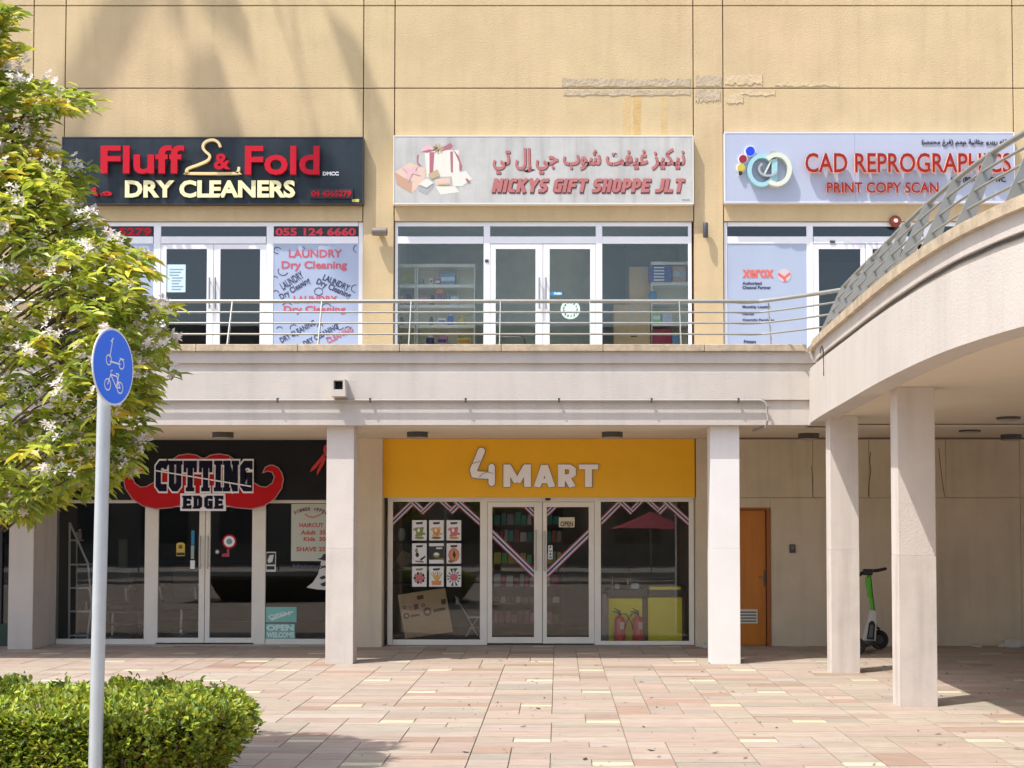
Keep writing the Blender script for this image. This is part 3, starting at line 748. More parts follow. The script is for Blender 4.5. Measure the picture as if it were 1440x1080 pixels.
# --- print shop
s3 = upper_front('white framed print shop front with a grey-blue panel on the left', 1018.5, 1023, 1135, 1144, 1300, 1309, 1421, 1425, 1144, 1292, 1152, 1211, 1228, 1284, frosted='l', gm=glass_dark)
frost3 = M('blue-grey window film', (.36, .41, .52), .45, var=.04, vs=2)
sheet('frosted_panel', (1023, 342.5, 1135, 560), YU + .02, frost3, s3, .01)
text('print', 'xerox', (1044, 379, 1088, 391), Yf, M('salmon red print', (.62, .13, .10), .5), s3, bold=.035)
c = P(1103, 387, YU); mb = MB().lathe([(.105, 0), (.105, .003)], (c.x, Yf, c.z), 28, axis='y'); ball = obj('logo_ball', mb, M('pinkish grey', (.55, .45, .48), .5), s3)
q = [(-.09, .045), (.0, -.02), (.085, .05), (.1, .015), (.02, -.045), (.035, -.098), (-.005, -.1), (-.025, -.05), (-.098, .0)]
obj('logo_swirl', MB().prism([(c.x + a, c.z + b) for a, b in q], Yf - .006, Yf - .0035), M('salmon red print', ()), s3)
for s_, b in (('Authorized', (1044, 396, 1071, 400.5)), ('Channel Partner', (1044, 402, 1084, 406.5)), ('Monthly Leasing', (1044, 429.5, 1083, 434.5)), ('Rental', (1044, 439, 1060, 443)), ('Outright Purchase', (1044, 448, 1089, 452.5)), ('Printers', (1046, 478, 1063, 483))):
    text('print', s_, b, Yf, inkblue, s3, bold=.03, res=2)
for bx in ((1167, 338.5, 1174, 342), (1229, 350.5, 1235, 356)):
    x0, x1, z0, z1 = PR(*bx, YU); obj('sensor', MB().box(x0, x1, YU - .015, YU - .001, z0, z1), darkgrey, s3)
# bell, wall lamps
c = P(1258, 312, YW)
bell = thing('alarm_bell', 'round red fire alarm bell above the print shop window', 'alarm bell', (c.x, YW, c.z))
obj('gong', MB().lathe([(.092, .02), (.092, .05), (.06, .085), (.02, .09)], (c.x, YW, c.z), 24, axis='y'), M('dull red bell', (.20, .03, .012), .5), bell, smooth=True)
obj('hub', MB().lathe([(.034, .09), (.03, .105)], (c.x, YW, c.z), 14, axis='y'), M('brass', (.75, .6, .5), .4), bell, smooth=True)
for k in range(3):
    a = k * 2.09; obj('bracket', MB().box(c.x + .03 * cos(a) - .008, c.x + .03 * cos(a) + .008, YW - .02, YW, c.z + .03 * sin(a) - .008, c.z + .03 * sin(a) + .008), darkgrey, bell)
c = P(534, 326, YW - .12)
wl1 = thing('wall_lamp', 'grey-brown rounded bulkhead lamp on the wall between laundry and gift shop', 'wall lamp', (c.x, YW, c.z))
obj('body', MB().lathe([(.045, -.12), (.062, -.11), (.066, 0), (.062, .11), (.045, .12)], (c.x, YW - .13, c.z), 20, axis='x'), M('taupe metal', (.17, .14, .11), .5), wl1, smooth=True)
obj('arm', MB().box(c.x - .03, c.x + .03, YW - .10, YW + .005, c.z - .03, c.z + .03), darkgrey, wl1)
c = P(992, 324, YW - .08)
wl2 = thing('wall_lamp', 'slim dark upright cylinder lamp on the wall between gift shop and print shop', 'wall lamp', (c.x, YW, c.z))
obj('body', MB().lathe([(.036, -.115), (.04, -.108), (.04, .108), (.036, .115)], (c.x, YW - .10, c.z), 18), M('dark grey metal', (.06, .06, .065), .45), wl2, smooth=True)
obj('arm', MB().box(c.x - .018, c.x + .018, YW - .07, YW + .005, c.z - .03, c.z + .03), darkgrey, wl2)

# ================================================================== upper signs
SD = .13; YSG = YW - SD
def sign_box(label, box, m, edge_m, d=SD, name='shop_sign', seams=()):
    x0, x1, z0, z1 = PR(*box, YSG)
    t = thing(name, label, 'shop sign', ((x0 + x1) / 2, YW, z0))
    obj('cabinet', MB().box(x0, x1, YSG + .012, YW - .003, z0, z1), edge_m, t, bevel=.004)
    e = .018
    cuts = [x0 + e] + [P(s, 200, YSG).x for s in seams] + [x1 - e]
    for a, b in zip(cuts, cuts[1:]): obj('face', MB().box(a + .002, b - .002, YSG, YSG + .011, z0 + e, z1 - e), m, t)
    for a in (x0, x1 - e): obj('trim', MB().box(a, a + e, YSG - .006, YSG + .011, z0, z1), edge_m, t)
    for a in (z0, z1 - e): obj('trim', MB().box(x0 + e, x1 - e, YSG - .005, YSG + .011, a, a + e), edge_m, t)
    return t
g1 = sign_box('dark slate laundry sign with red, gold and cream raised lettering', (86.5, 192.5, 511, 287.5), slate_board, M('dark sign edge', (.03, .03, .032), .4))
Yl = YSG - .06
text('letter', 'Fluff', (143, 205.5, 260, 245.5), Yl, red, g1, depth=.055, bold=.022, letters=True, side=redside)
text('letter', 'Fold', (345.5, 206.5, 450, 247), Yl, red, g1, depth=.055, bold=.022, letters=True, side=redside)
text('letter', '&', (302, 217, 325, 239.5), Yl, red, g1, depth=.055, bold=.03, letters=True, side=redside)
text('letter', 'DRY CLEANERS', (176.5, 254, 415.5, 278.5), YSG - .03, cream_l, g1, depth=.03, bold=.04, letters=True, side=cream_s)
text('letter', 'DMCC', (454, 241.5, 476.5, 247), YSG, white, g1, depth=.008, bold=.05)
hg = [(310, 207), (307.5, 201), (302, 197.3), (296, 197), (290, 199), (286, 203.5), (286, 209), (290, 214), (294.5, 218), (294.5, 223), (289, 227.5), (277, 232.5), (266, 236.5), (262.3, 240), (264, 243), (268, 244), (330, 244), (334, 242.5), (335.7, 239), (336, 235)]
mb = MB(); q = [P(a, b, YSG - .06) for a, b in hg]
cc = cr([(p.x, p.z) for p in q], 3)
band(mb, [(p.x, p.y) for p in cc], .040, YSG - .075, YSG - .02)
obj('hanger_emblem', mb, M('pale gold', (.80, .62, .30), .4), g1)
x0, x1, z0, z1 = PR(436, 265.5, 496, 279, YSG - .03)
pl = obj('phone_plate', MB().box(x0, x1, YSG - .035, YSG - .001, z0, z1), black, g1)
text('letter', '04 4365279', (438, 268, 494, 276.5), YSG - .036, red, pl, depth=.008, bold=.035)
sheet('sticker', (495, 280, 505, 284), YSG - .001, M('yellow sticker', (.6, .55, .1), .5), g1)
text('arabic_letter', '\ufe8e\ufee3', (130, 264, 158, 276), YSG - .02, red, g1, depth=.02, bold=.03)
g2 = sign_box('weathered pale grey gift shop sign with a printed gift box and pink-brown lettering', (553, 190.5, 975.5, 287), M('weathered pale sign face', (.47, .465, .435), .6, var=.10, vs=3, dirt=.26), M('sign edge white', (.68, .66, .62), .5))
arab = M('dusty rose print', (.42, .14, .13), .55, var=.12, vs=14); arabd = M('dark rose edge', (.16, .05, .05), .6); pinkh = M('pale pink halo', (.78, .52, .52), .6)
for dx, dy, mm, yy in ((.9, 1.0, arabd, .0), (0, 0, arab, .003)):
    text('arabic_print', '\ufef2\ufe97 \ufedd\ufe87 \ufef2\ufe9f \ufe8f\ufeee\ufeb7 \ufe96\ufed4\ufef4\ufecf \ufeb0\ufef4\ufedc\ufef4\ufee7', (693 + dx, 208 + dy, 963 + dx, 245 + dy), YSG - yy, mm, g2, depth=.003, bold=.03)
block_text('print', 'NICKYS GIFT SHOPPE JLT', (693.5, 252.5, 962.5, 272.5), YSG, arabd, g2, t=.26, depth=.002, shear=.18, gap=.05)
block_text('print', 'NICKYS GIFT SHOPPE JLT', (693, 251, 962, 270.5), YSG - .0075, arab, g2, t=.24, depth=.003, shear=.18, gap=.07)
# printed gifts
def gp(name, pts, m, k): return poly(name, pts, YSG - .0005 * k, m, g2, .0004)
rib = M('printed wine ribbon', (.38, .13, .16), .55); ribp = M('printed pink ribbon', (.66, .42, .44), .55); bx_ = M('printed tan box', (.50, .30, .20), .6); bxl = M('printed peach box', (.66, .48, .38), .6); gry = M('printed grey box', (.36, .36, .36), .6); pal = M('printed ivory box', (.68, .66, .58), .6); gldp = M('printed gold bow', (.48, .36, .20), .6)
gp('print', [(597, 211), (645, 211), (646, 248), (600, 249)], pal, 1)
gp('print', [(604, 214), (611, 214), (609, 245), (604, 247)], rib, 2); gp('print', [(633, 213), (637, 213), (637, 243), (634, 242)], rib, 2)
gp('print', [(592, 209), (600, 203.5), (617, 208), (617, 213), (604, 212), (593, 214)], ribp, 3); gp('print', [(619, 209), (633, 201), (637, 205), (634, 209), (621, 213)], rib, 3)
gp('print', [(593, 213), (604, 210), (612, 211.5), (600, 215)], rib, 4)
gp('print', [(636, 209), (645, 219), (650, 234), (649, 241), (646, 239), (646, 229), (640, 216)], rib, 3); gp('print', [(586, 219), (589, 217), (588, 228), (593, 234), (589, 234), (586, 228)], rib, 3)
for k in range(9):
    a = k * .7; cx, cy = 616, 209; gp('print', [(cx, cy - 1), (cx + 9 * cos(a), cy + 7 * sin(a)), (cx + 7 * cos(a + .25), cy + 8 * sin(a + .25)), (cx + 1, cy + 1)], gldp, 5 + k)
gp('print', [(555, 242), (577, 228.5), (599, 238), (583, 256), (558, 246)], bxl, 2); gp('print', [(555, 242), (580, 257), (579, 272), (558, 260)], bx_, 3); gp('print', [(580, 257), (599, 239), (597, 254), (579, 272)], bxl, 3)
gp('print', [(565, 236), (577, 238), (588, 233), (584, 240), (592, 247), (580, 244), (574, 256), (573, 243)], ribp, 14)
gp('print', [(587, 262), (600, 255), (611, 261), (600, 274), (589, 269)], gry, 4); gp('print', [(588, 259), (600, 251), (610, 257), (600, 264)], pal, 15)
gp('print', [(611, 252), (633, 250), (633, 259), (613, 261)], bxl, 3); gp('print', [(616, 258.5), (632, 258), (632, 260), (617, 260)], gldp, 16)
gp('print', [(635, 246), (655, 240), (664, 252), (650, 262), (637, 262)], pal, 5); gp('print', [(655, 250), (662, 255), (658, 257), (655, 253)], rib, 17); gp('print', [(602, 245), (615, 238), (619, 247), (607, 252)], gldp, 18)
gp('print', [(612, 262), (640, 262), (646, 270), (620, 274)], pal, 2)
text('fine_print', 'signage', (959, 279.5, 970, 282.5), YSG, M('grey ink', (.3, .3, .3), .6), g2, bold=.02, res=1)
g3 = sign_box('pale blue-grey print shop sign with red lettering and a ring logo', (1018.5, 186, 1427, 285), M('pale blue-grey sign face', (.40, .435, .54), .4, var=.03, vs=2), M('pale sign edge', (.64, .66, .72), .45), seams=(1202,))
text('letter', 'CAD REPROGRAPHICS', (1131.5, 216.5, 1420, 244), YSG - .065, red2, g3, depth=.06, bold=.012, letters=True, side=peach)
text('letter', 'PRINT COPY SCAN', (1162, 257, 1319, 272), YSG - .04, red2, g3, depth=.035, bold=.015, letters=True, side=peach)
text('arabic_letter', '(\ufebb\ufee3\ufea3\ufee3 \ufecd\ufeae\ufed3) \ufee2\ufee3\ufee2 \ufe94\ufef4\ufee7\ufe8e\ufe8c\ufe9f \ufeed\ufeae\ufe91\ufef3\ufead \ufee9\ufe8e\ufed7', (1296, 196, 1416, 206), YSG - .004, black, g3, depth=.01, bold=.015)
text('letter', 'LLC (BRANCH)DWC.', (1338, 249, 1415, 258), YSG - .004, black, g3, depth=.01, bold=.02)
logo_t = M('aqua logo return', (.32, .55, .58), .35); logo_c = M('ivory logo', (.62, .64, .52), .35); logo_g = M('silver logo', (.45, .45, .42), .3, metal=.4)
def ring(cx, cy, rx, ry, wpx, m, y0, y1, a0=0, a1=2 * pi, name='logo_ring'):
    n = 34; pts = [P(cx + rx * cos(a0 + (a1 - a0) * k / n), cy - ry * sin(a0 + (a1 - a0) * k / n), YSG) for k in range(n + 1)]
    mb = MB(); band(mb, [(p.x, p.z) for p in pts], wpx * .0115, y0, y1); return obj(name, mb, m, g3)
ring(1070, 241.5, 17, 20, 5.5, logo_t, YSG - .10, YSG, .75, 5.9)
ring(1091, 240.5, 18, 20.5, 6, logo_c, YSG - .112, YSG, -2.2, 2.4)
ring(1079, 240, 13, 9.5, 3, logo_g, YSG - .118, YSG - .02, 2.3, 5.9)
poly('logo_bar', [(1084, 226), (1092, 225), (1092, 256), (1084, 258)], YSG, logo_t, g3, .09)
poly('logo_stroke', [(1083, 226), (1085, 227), (1075, 247), (1072.5, 246.5)], YSG, logo_c, g3, .10)
poly('logo_tab', [(1082, 214), (1091, 214), (1089, 220), (1080, 220)], YSG, logo_g, g3, .09)
for px, py, r, mm in ((1055.3, 212, 6.2, M('blue disc', (.01, .05, .62), .35)), (1045, 223, 5.3, M('dark red disc', (.28, .01, .02), .35)), (1042.3, 235.5, 5.2, M('mustard disc', (.55, .42, .04), .4)), (1041.5, 243.5, 2.8, black)):
    c = P(px, py, YSG - .06); rr = r * .01145
    obj('logo_disc', MB().lathe([(rr, 0.0), (rr, .055), (rr * .93, .06)], (c.x, YSG, c.z), 24, axis='y'), mm, g3)
    obj('disc_rim', MB().lathe([(rr * 1.22, 0.0), (rr * 1.22, .03)], (c.x, YSG, c.z), 24, axis='y'), white, g3)

# ================================================================== yellow shop
YM = YW + .02
ys = thing('shop_sign', 'flat yellow sign board with white lettering above the shop doors', 'shop sign', (P(757, 700, 21.93).x, 21.93, 2.2))
x0, x1, z0, z1 = PR(538, 618.5, 977, 699, 21.93)
obj('board', MB().box(x0, x1, 21.93, YM - .01, z0, ZC - .002), gold, ys, bevel=.004)
obj('bottom_trim', MB().box(x0, x1, 21.925, 21.99, z0 - .012, z0 - .002), M('trim cream', (.7, .66, .5), .5), ys)
halo = M('grey letter edge', (.20, .20, .22), .4); wl_ = M('white acrylic', (.95, .95, .97), .4)
block_text('letter', 'MART', (707, 652.5, 842, 685.5), 21.925, halo, ys, t=.24, depth=.012, gap=.07)
block_text('letter', 'MART', (708, 653.2, 841, 684.8), 21.908, wl_, ys, t=.215, depth=.012, gap=.095)
def round_poly(mb, pts, t, y0, y1):
    band(mb, pts, t, y0, y1)
    for e in (pts[0], pts[-1]): mb.prism([(e[0] + t / 2 * cos(a * pi / 8), e[1] + t / 2 * sin(a * pi / 8)) for a in range(16)], y0 - .0007, y1 + .0007)
for t, y0, mm in ((.132, 21.902, halo), (.108, 21.896, wl_)):
    mb = MB(); q = [P(a, b, 21.92) for a, b in ((677, 634.5), (666, 661), (667.5, 667), (673, 668), (689, 668.5))]
    round_poly(mb, [(p.x, p.z) for p in q], t, y0, 21.93)
    q = [P(a, b, 21.92) for a, b in ((691.5, 657), (691.5, 679))]; round_poly(mb, [(p.x, p.z) for p in q], t * .92, y0 - .003, 21.93)
    obj('numeral_four', mb, mm, ys)
mb = MB(); q = [P(a, b, 21.92) for a, b in ((664, 652), (670, 650), (676, 649.5))]; band(mb, [(p.x, p.z) for p in q], .008, 21.889, 21.8935); obj('numeral_crease', mb, halo, ys); mb = MB()
q = [P(a, b, 21.92) for a, b in ((674, 671.5), (679, 666), (686, 664), (694, 666))]; band(mb, [(p.x, p.z) for p in q], .008, 21.889, 21.8925); obj('numeral_crease', mb, halo, ys)
m4 = thing('shopfront', 'cream framed double glass doors and windows under the yellow sign', 'shopfront', (P(760, 905, YM).x, YM, 0))
fc = frame_c
for box in ((545, 700, 552, 908), (675, 705, 685, 908), (836, 705, 845, 908), (969, 700, 976, 908), (552, 699.5, 969, 705.5), (552, 899.5, 675, 908), (845, 901.5, 969, 908)): frame_bar(m4, box, YM, fc)
pane(m4, (552, 705.5, 675, 899.5), YM); pane(m4, (845, 705.5, 969, 901.5), YM)
door_leaf(m4, (685.4, 706, 762.5, 904.5), (692, 713, 751, 896), YM, fc, glass, 753.5, 745, 802)
door_leaf(m4, (763.3, 706, 835.6, 905), (769, 713, 828, 896), YM, fc, glass, 765.8, 747, 803)
x0, x1, z0, z1 = PR(767, 700.5, 774, 703.8, YM); obj('sensor', MB().box(x0, x1, YM - .03, YM, z0, z1), dark, m4)
obj('threshold', MB().box(P(545, 905, YM).x, P(976, 905, YM).x, YM - .02, YM + .08, -.004, .022), M('threshold metal', (.3, .28, .25), .4, metal=.5), m4)
# tricolour film
navy = M('navy stripe', (.05, .07, .13), .6); whs = M('white stripe', (.60, .56, .60), .6); rds = M('faded red stripe', (.40, .10, .14), .6)
YR = YM + .021
SK = [0]
def stripe(pts, w=8.5, clip=None):
    SK[0] += 1
    a, b = pts; d = Vector((b[0] - a[0], b[1] - a[1])).normalized(); n = Vector((-d.y, d.x))
    for off, ww, mm in ((-.41, .16, rds), (-.24, .18, whs), (0, .30, navy), (.24, .18, whs), (.41, .16, rds)):
        o = n * w * off; h = n * w * ww / 2
        q = [Vector(a) + o - h, Vector(b) + o - h, Vector(b) + o + h, Vector(a) + o + h]
        if clip:   # Sutherland-Hodgman against the pane
            x0, y0, x1, y1 = clip
            for ax, lim, sg in ((0, x0, 1), (0, x1, -1), (1, y0, 1), (1, y1, -1)):
                out = []
                for i in range(len(q)):
                    p_, r_ = q[i], q[(i + 1) % len(q)]; ip = (p_[ax] - lim) * sg >= 0; ir = (r_[ax] - lim) * sg >= 0
                    if ip: out.append(p_)
                    if ip != ir: t = (lim - p_[ax]) / (r_[ax] - p_[ax]); out.append(p_ + (r_ - p_) * t)
                q = out
                if len(q) < 3: break
        if len(q) >= 3: poly('window_stripe', [(v.x, v.y) for v in q], YR - .0005 * (SK[0] % 9), mm, m4, .0004)
cl = (552.5, 706, 674.5, 899); cr_ = (845.5, 706, 968.5, 901)
stripe(((548, 738), (584, 703)), 8.5, cl); stripe(((578, 703), (597, 721)), 8.5, cl); stripe(((593, 721), (612, 703)), 7, cl); stripe(((619, 703), (638, 720)), 7, cl); stripe(((634, 720), (652, 703)), 8.5, cl); stripe(((640, 703), (680, 739)), 9, cl)
stripe(((841, 738), (876, 703)), 8.5, cr_); stripe(((870, 703), (889, 721)), 7.5, cr_); stripe(((885, 721), (903, 703)), 7, cr_); stripe(((910, 703), (930, 721)), 7, cr_); stripe(((926, 721), (944, 703)), 8, cr_); stripe(((934, 703), (975, 740)), 9, cr_)
dl_ = (692.5, 713.5, 750.5, 895.5); dr_ = (769.5, 713.5, 827.5, 895.5)
stripe(((688, 746), (756, 812)), 10, dl_); stripe(((736, 708), (754, 726)), 8, dl_); stripe(((832, 746), (764, 812)), 10, dr_); stripe(((784, 708), (765, 726)), 8, dr_)
oc = tag(sheet('open_card', (786, 727.5, 808, 741.5), YM + .02, M('cream card', (.62, .57, .42), .6), None, .003), 'cream OPEN card hung inside the right door under the yellow sign', 'sign card')
text('print', 'OPEN', (788, 733, 806, 740.5), YM + .0165, M('brown ink', (.15, .11, .06), .6), oc, bold=.04)
pu = tag(sheet('push_sticker', (771, 767, 777, 786.5), YM + .02, white, None, .003), 'small white PUSH sticker beside the handle under the yellow sign', 'sticker')
for k, ch in enumerate('PUSH'): text('print', ch, (772.6, 768.3 + k * 4.6, 775.6, 771.8 + k * 4.6), YM + .0165, black, pu, bold=.05)
# posters in the left window
pcol = lambda n, c: M('poster ink ' + n, c, .55)
inks = {'g': pcol('olive', (.22, .27, .07)), 'r': pcol('pink', (.55, .16, .16)), 'b': pcol('brown', (.26, .14, .06)), 'k': pcol('black', (.03, .03, .03)), 'o': pcol('orange', (.62, .26, .07)), 'y': pcol('yellow', (.62, .48, .12))}
names = ['white poster of a green iced drink, top left of the nine in the shop window', 'white poster of an amber jar drink, top middle of the nine', 'white poster of a red berry drink, top right of the nine',
         'white poster of small bottles and a spoon, middle left of the nine', 'poster with a dark band and a white bowl, centre of the nine', 'white poster of sliced sausages, middle right of the nine',
         'white poster of pink sweets in a ring, bottom left of the nine', 'white poster of a fan of fries, bottom middle of the nine', 'white poster with black rays round a pink burst, bottom right of the nine']
def ell(cx, cy, rx, ry, n=12): return [(cx + rx * cos(2 * pi * k / n), cy + ry * sin(2 * pi * k / n)) for k in range(n)]
for r in range(3):
    for c_ in range(3):
        i = r * 3 + c_; x0 = (579.5, 603.5, 628)[c_]; y0 = (731.5, 764, 796.5)[r]; x1, y1 = x0 + 20.5, y0 + 28.5
        p = tag(sheet('poster', (x0, y0, x1, y1), YR + .002, M('poster paper', (.74, .74, .72), .5), None, .0015), names[i], 'poster', 'food posters in the window under the yellow sign')
        def pp(pts, m, k=0): return poly('print', pts, YR + .0002 - .0004 * k, m, p, .0003)
        cx, cy = (x0 + x1) / 2, (y0 + y1) / 2 + 2
        if i != 4: pp([(x0 + 5, y0 + 3), (x1 - 5, y0 + 2.4), (x1 - 6, y0 + 5.4), (x0 + 6, y0 + 6)], inks['k' if i not in (6, 8) else 'g'])
        if i in (0, 1, 2):
            m_ = inks['gor'[i]]; pp([(cx - 6, cy - 6), (cx + 6, cy - 6), (cx + 4, cy + 6), (cx - 4, cy + 6)], m_)
            for k in range(4): a = k * 1.6 + .5; pp(ell(cx + 7 * cos(a), cy + 6 * sin(a), 2.6, 1.8, 7), inks['gyr'[i]], 1 + k)
            pp(ell(cx, cy + 8.5, 7, 2, 8), inks['gbo'[i]], 6); pp(ell(cx - 1, cy - 2, 2, 3, 7), M('poster paper', ()), 7)
        elif i == 3:
            pp(ell(cx - 4, cy - 6, 2, 3.5), inks['g']); pp(ell(cx - 3, cy, 2.6, 3.4), inks['k'], 1); pp([(cx + 1, cy + 6), (cx + 8, cy + 1), (cx + 9, cy + 3), (cx + 2, cy + 9)], inks['k'], 2); pp([(cx - 6, cy + 8), (cx + 6, cy + 9), (cx + 6, cy + 11), (cx - 5, cy + 10)], inks['b'], 3)
        elif i == 4:
            pp([(x0, y0 + 4), (x1, y0 + 4), (x1, y0 + 23), (x0, y0 + 23)], inks['k']); pp(ell(cx, cy, 5, 4), inks['g'], 1); pp(ell(cx, cy - 1, 3.5, 2), M('poster paper', ()), 2); pp([(x0 + 2, cy + 7), (x1 - 1, cy + 4), (x1, cy + 7)], inks['b'], 3); pp([(x0 + 10, y0 + 6), (x1 - 2, y0 + 6), (x1 - 2, y0 + 8), (x0 + 10, y0 + 8)], M('poster paper', ()), 4)
        elif i == 5:
            pp(ell(cx, cy, 8, 10), inks['r']); pp(ell(cx + 1, cy, 6, 8), inks['o'], 1); pp([(cx, cy - 7), (cx + 3, cy), (cx + 1, cy + 6), (cx - 2, cy)], inks['k'], 2); pp(ell(cx - 4, cy + 9, 4, 2.4), inks['b'], 3)
        elif i == 6:
            for k in range(10): a = k * .628; pp(ell(cx + 6.5 * cos(a), cy + 6.5 * sin(a), 2, 2.4, 6), inks['k' if k % 2 else 'r'], 1)
            pp(ell(cx, cy, 5, 5), inks['r'], 2)
        elif i == 7:
            for k in range(6): a = (k - 2.5) * .28; pp([(cx - 1 + k * .3, cy + 5), (cx + 12 * sin(a) - .8, cy - 9 * cos(a)), (cx + 12 * sin(a) + .8, cy - 9 * cos(a)), (cx + 1 + k * .3, cy + 5)], inks['o' if k % 2 else 'y'], k)
            pp([(cx - 7, cy + 4), (cx + 7, cy + 4), (cx + 6, cy + 10), (cx - 6, cy + 10)], inks['o'], 8)
        else:
            for k in range(12):
                a = k * pi / 6 + .2; ca, sa = cos(a), sin(a); R1 = 9.5 if abs(ca) > .6 else 12.5; pp([(cx + 4 * ca, cy - 1 + 4 * sa), (cx + R1 * cos(a - .12), cy - 1 + R1 * sin(a - .12)), (cx + R1 * cos(a + .12), cy - 1 + R1 * sin(a + .12))], inks['k'], k)
            pp(ell(cx, cy - 1, 5.5, 5), inks['r'], 13)
# cardboard box leaning in the window
cb = M('brown cardboard', (.50, .34, .18), .85, var=.08, vs=6, stretch=(1, 1, 6)); cbi = M('cardboard print', (.12, .055, .03), .7)
Yc = YM + .16
bxm = thing('cardboard_box', 'flattened brown cardboard box with dark round logos leaning in the window', 'cardboard box', (P(600, 895, Yc).x, Yc, 0))
poly('panel', [(559.5, 836.5), (626, 826.5), (637, 888), (570, 898)], Yc, cb, bxm, .04)
for cx, cy, r in ((601, 860, 6), (571.5, 866, 4.5), (569, 854, 2.6), (595, 851, 2.6)):
    poly('round_print', ell(cx, cy, r, r, 16), Yc - .041, cbi, bxm, .001); poly('round_print', ell(cx, cy, r * .55, r * .5, 5), Yc - .043, cb, bxm, .001)
for a in ([(609, 857), (626, 854), (626.6, 858), (609.6, 861.5)], [(577, 865), (590, 863), (590, 866), (577.5, 868)], [(581, 850), (588, 849), (588.5, 856), (583, 858)], [(620, 843), (627, 842), (627, 849), (621, 851)], [(586, 838), (595, 836.5), (596, 842), (587, 843.5)]): poly('print', a, Yc - .041, cbi, bxm, .001)
poly('pink_print', [(573, 852), (580, 851), (578, 859)], Yc - .041, inks['r'], bxm, .001)
# folding chair
Yc = YM + .5
fcn = thing('folding_chair', 'thin white folding chair frame behind the glass beside the cardboard box', 'chair', (P(656, 895, Yc).x, Yc, 0))
chm = M('pale chair tube', (.55, .55, .52), .4)
for dy in (0, .34):
    mb = MB()
    q = [P(a, b, Yc + dy) for a, b in ((640, 838), (652, 858), (660, 872), (672, 895))]; mb.tube(q, .010, 6)
    q = [P(a, b, Yc + dy + .02) for a, b in ((673, 868), (664, 880), (655, 895))]; mb.tube(q, .010, 6); obj('frame_tube', mb, chm, fcn, smooth=True)
x0, x1, z0, z1 = PR(657, 867, 675, 869.5, Yc); obj('seat', MB().box(x0, x1, Yc, Yc + .34, z0, z1), chm, fcn)
x0, x1, z0, z1 = PR(641, 842, 644, 850, Yc); obj('backrest', MB().box(x0, x1, Yc, Yc + .34, z0, z1), chm, fcn)
# things on a shelf behind left window
sh = thing('wall_shelf', 'dim dark shelf behind the left end of the shop window', 'shelf', (P(562, 760, 22.6).x, 22.6, 1.2))
for y in (761, 800, 820): 
    x0, x1, z0, z1 = PR(553, y, 580, y + 1.8, 22.7); obj('board', MB().box(x0, x1, 22.6, 22.95, z0, z1), M('dark shelf wood', (.07, .06, .05), .6), sh)
def jar(name, label, cat, px, ytop, ybot, Y, wpx, m, prof=None, m2=None, grp=None):
    c = P(px, ybot, Y); h = P(px, ytop, Y).z - c.z; r = wpx / 2 * Y / F
    prof = prof or [(.8, 0), (1, .08), (1, .75), (.55, .9), (.55, 1)]
    o = thing(name, label, cat, (c.x, Y, c.z), grp)
    obj('body', MB().lathe([(r * a, h * b * (.86 if m2 else 1)) for a, b in prof], tuple(c), 18), m, o, smooth=True)
    if m2: obj('lid', MB().lathe([(r * .62, h * .86), (r * .62, h * .98), (r * .5, h)], tuple(c), 18), m2, o, smooth=True)
    return o
jar('jar', 'pale wide jar on the dim shelf in the shop window', 'jar', 565, 743, 760.5, 22.65, 12, M('pale ceramic', (.40, .40, .34), .4), [(.5, 0), (.8, .2), (1, .5), (.7, .85), (.75, 1)])
q = MB().prism([(P(a, b, 22.8).x, P(a, b, 22.8).z) for a, b in ((557, 788), (566, 773), (578, 779), (577, 792), (566, 797))], 22.75, 22.95)
tag(obj('wicker_basket', q, M('tan basket', (.32, .24, .13), .8, var=.3, vs=30)), 'tilted tan woven basket on the dim shelf in the shop window', 'basket')
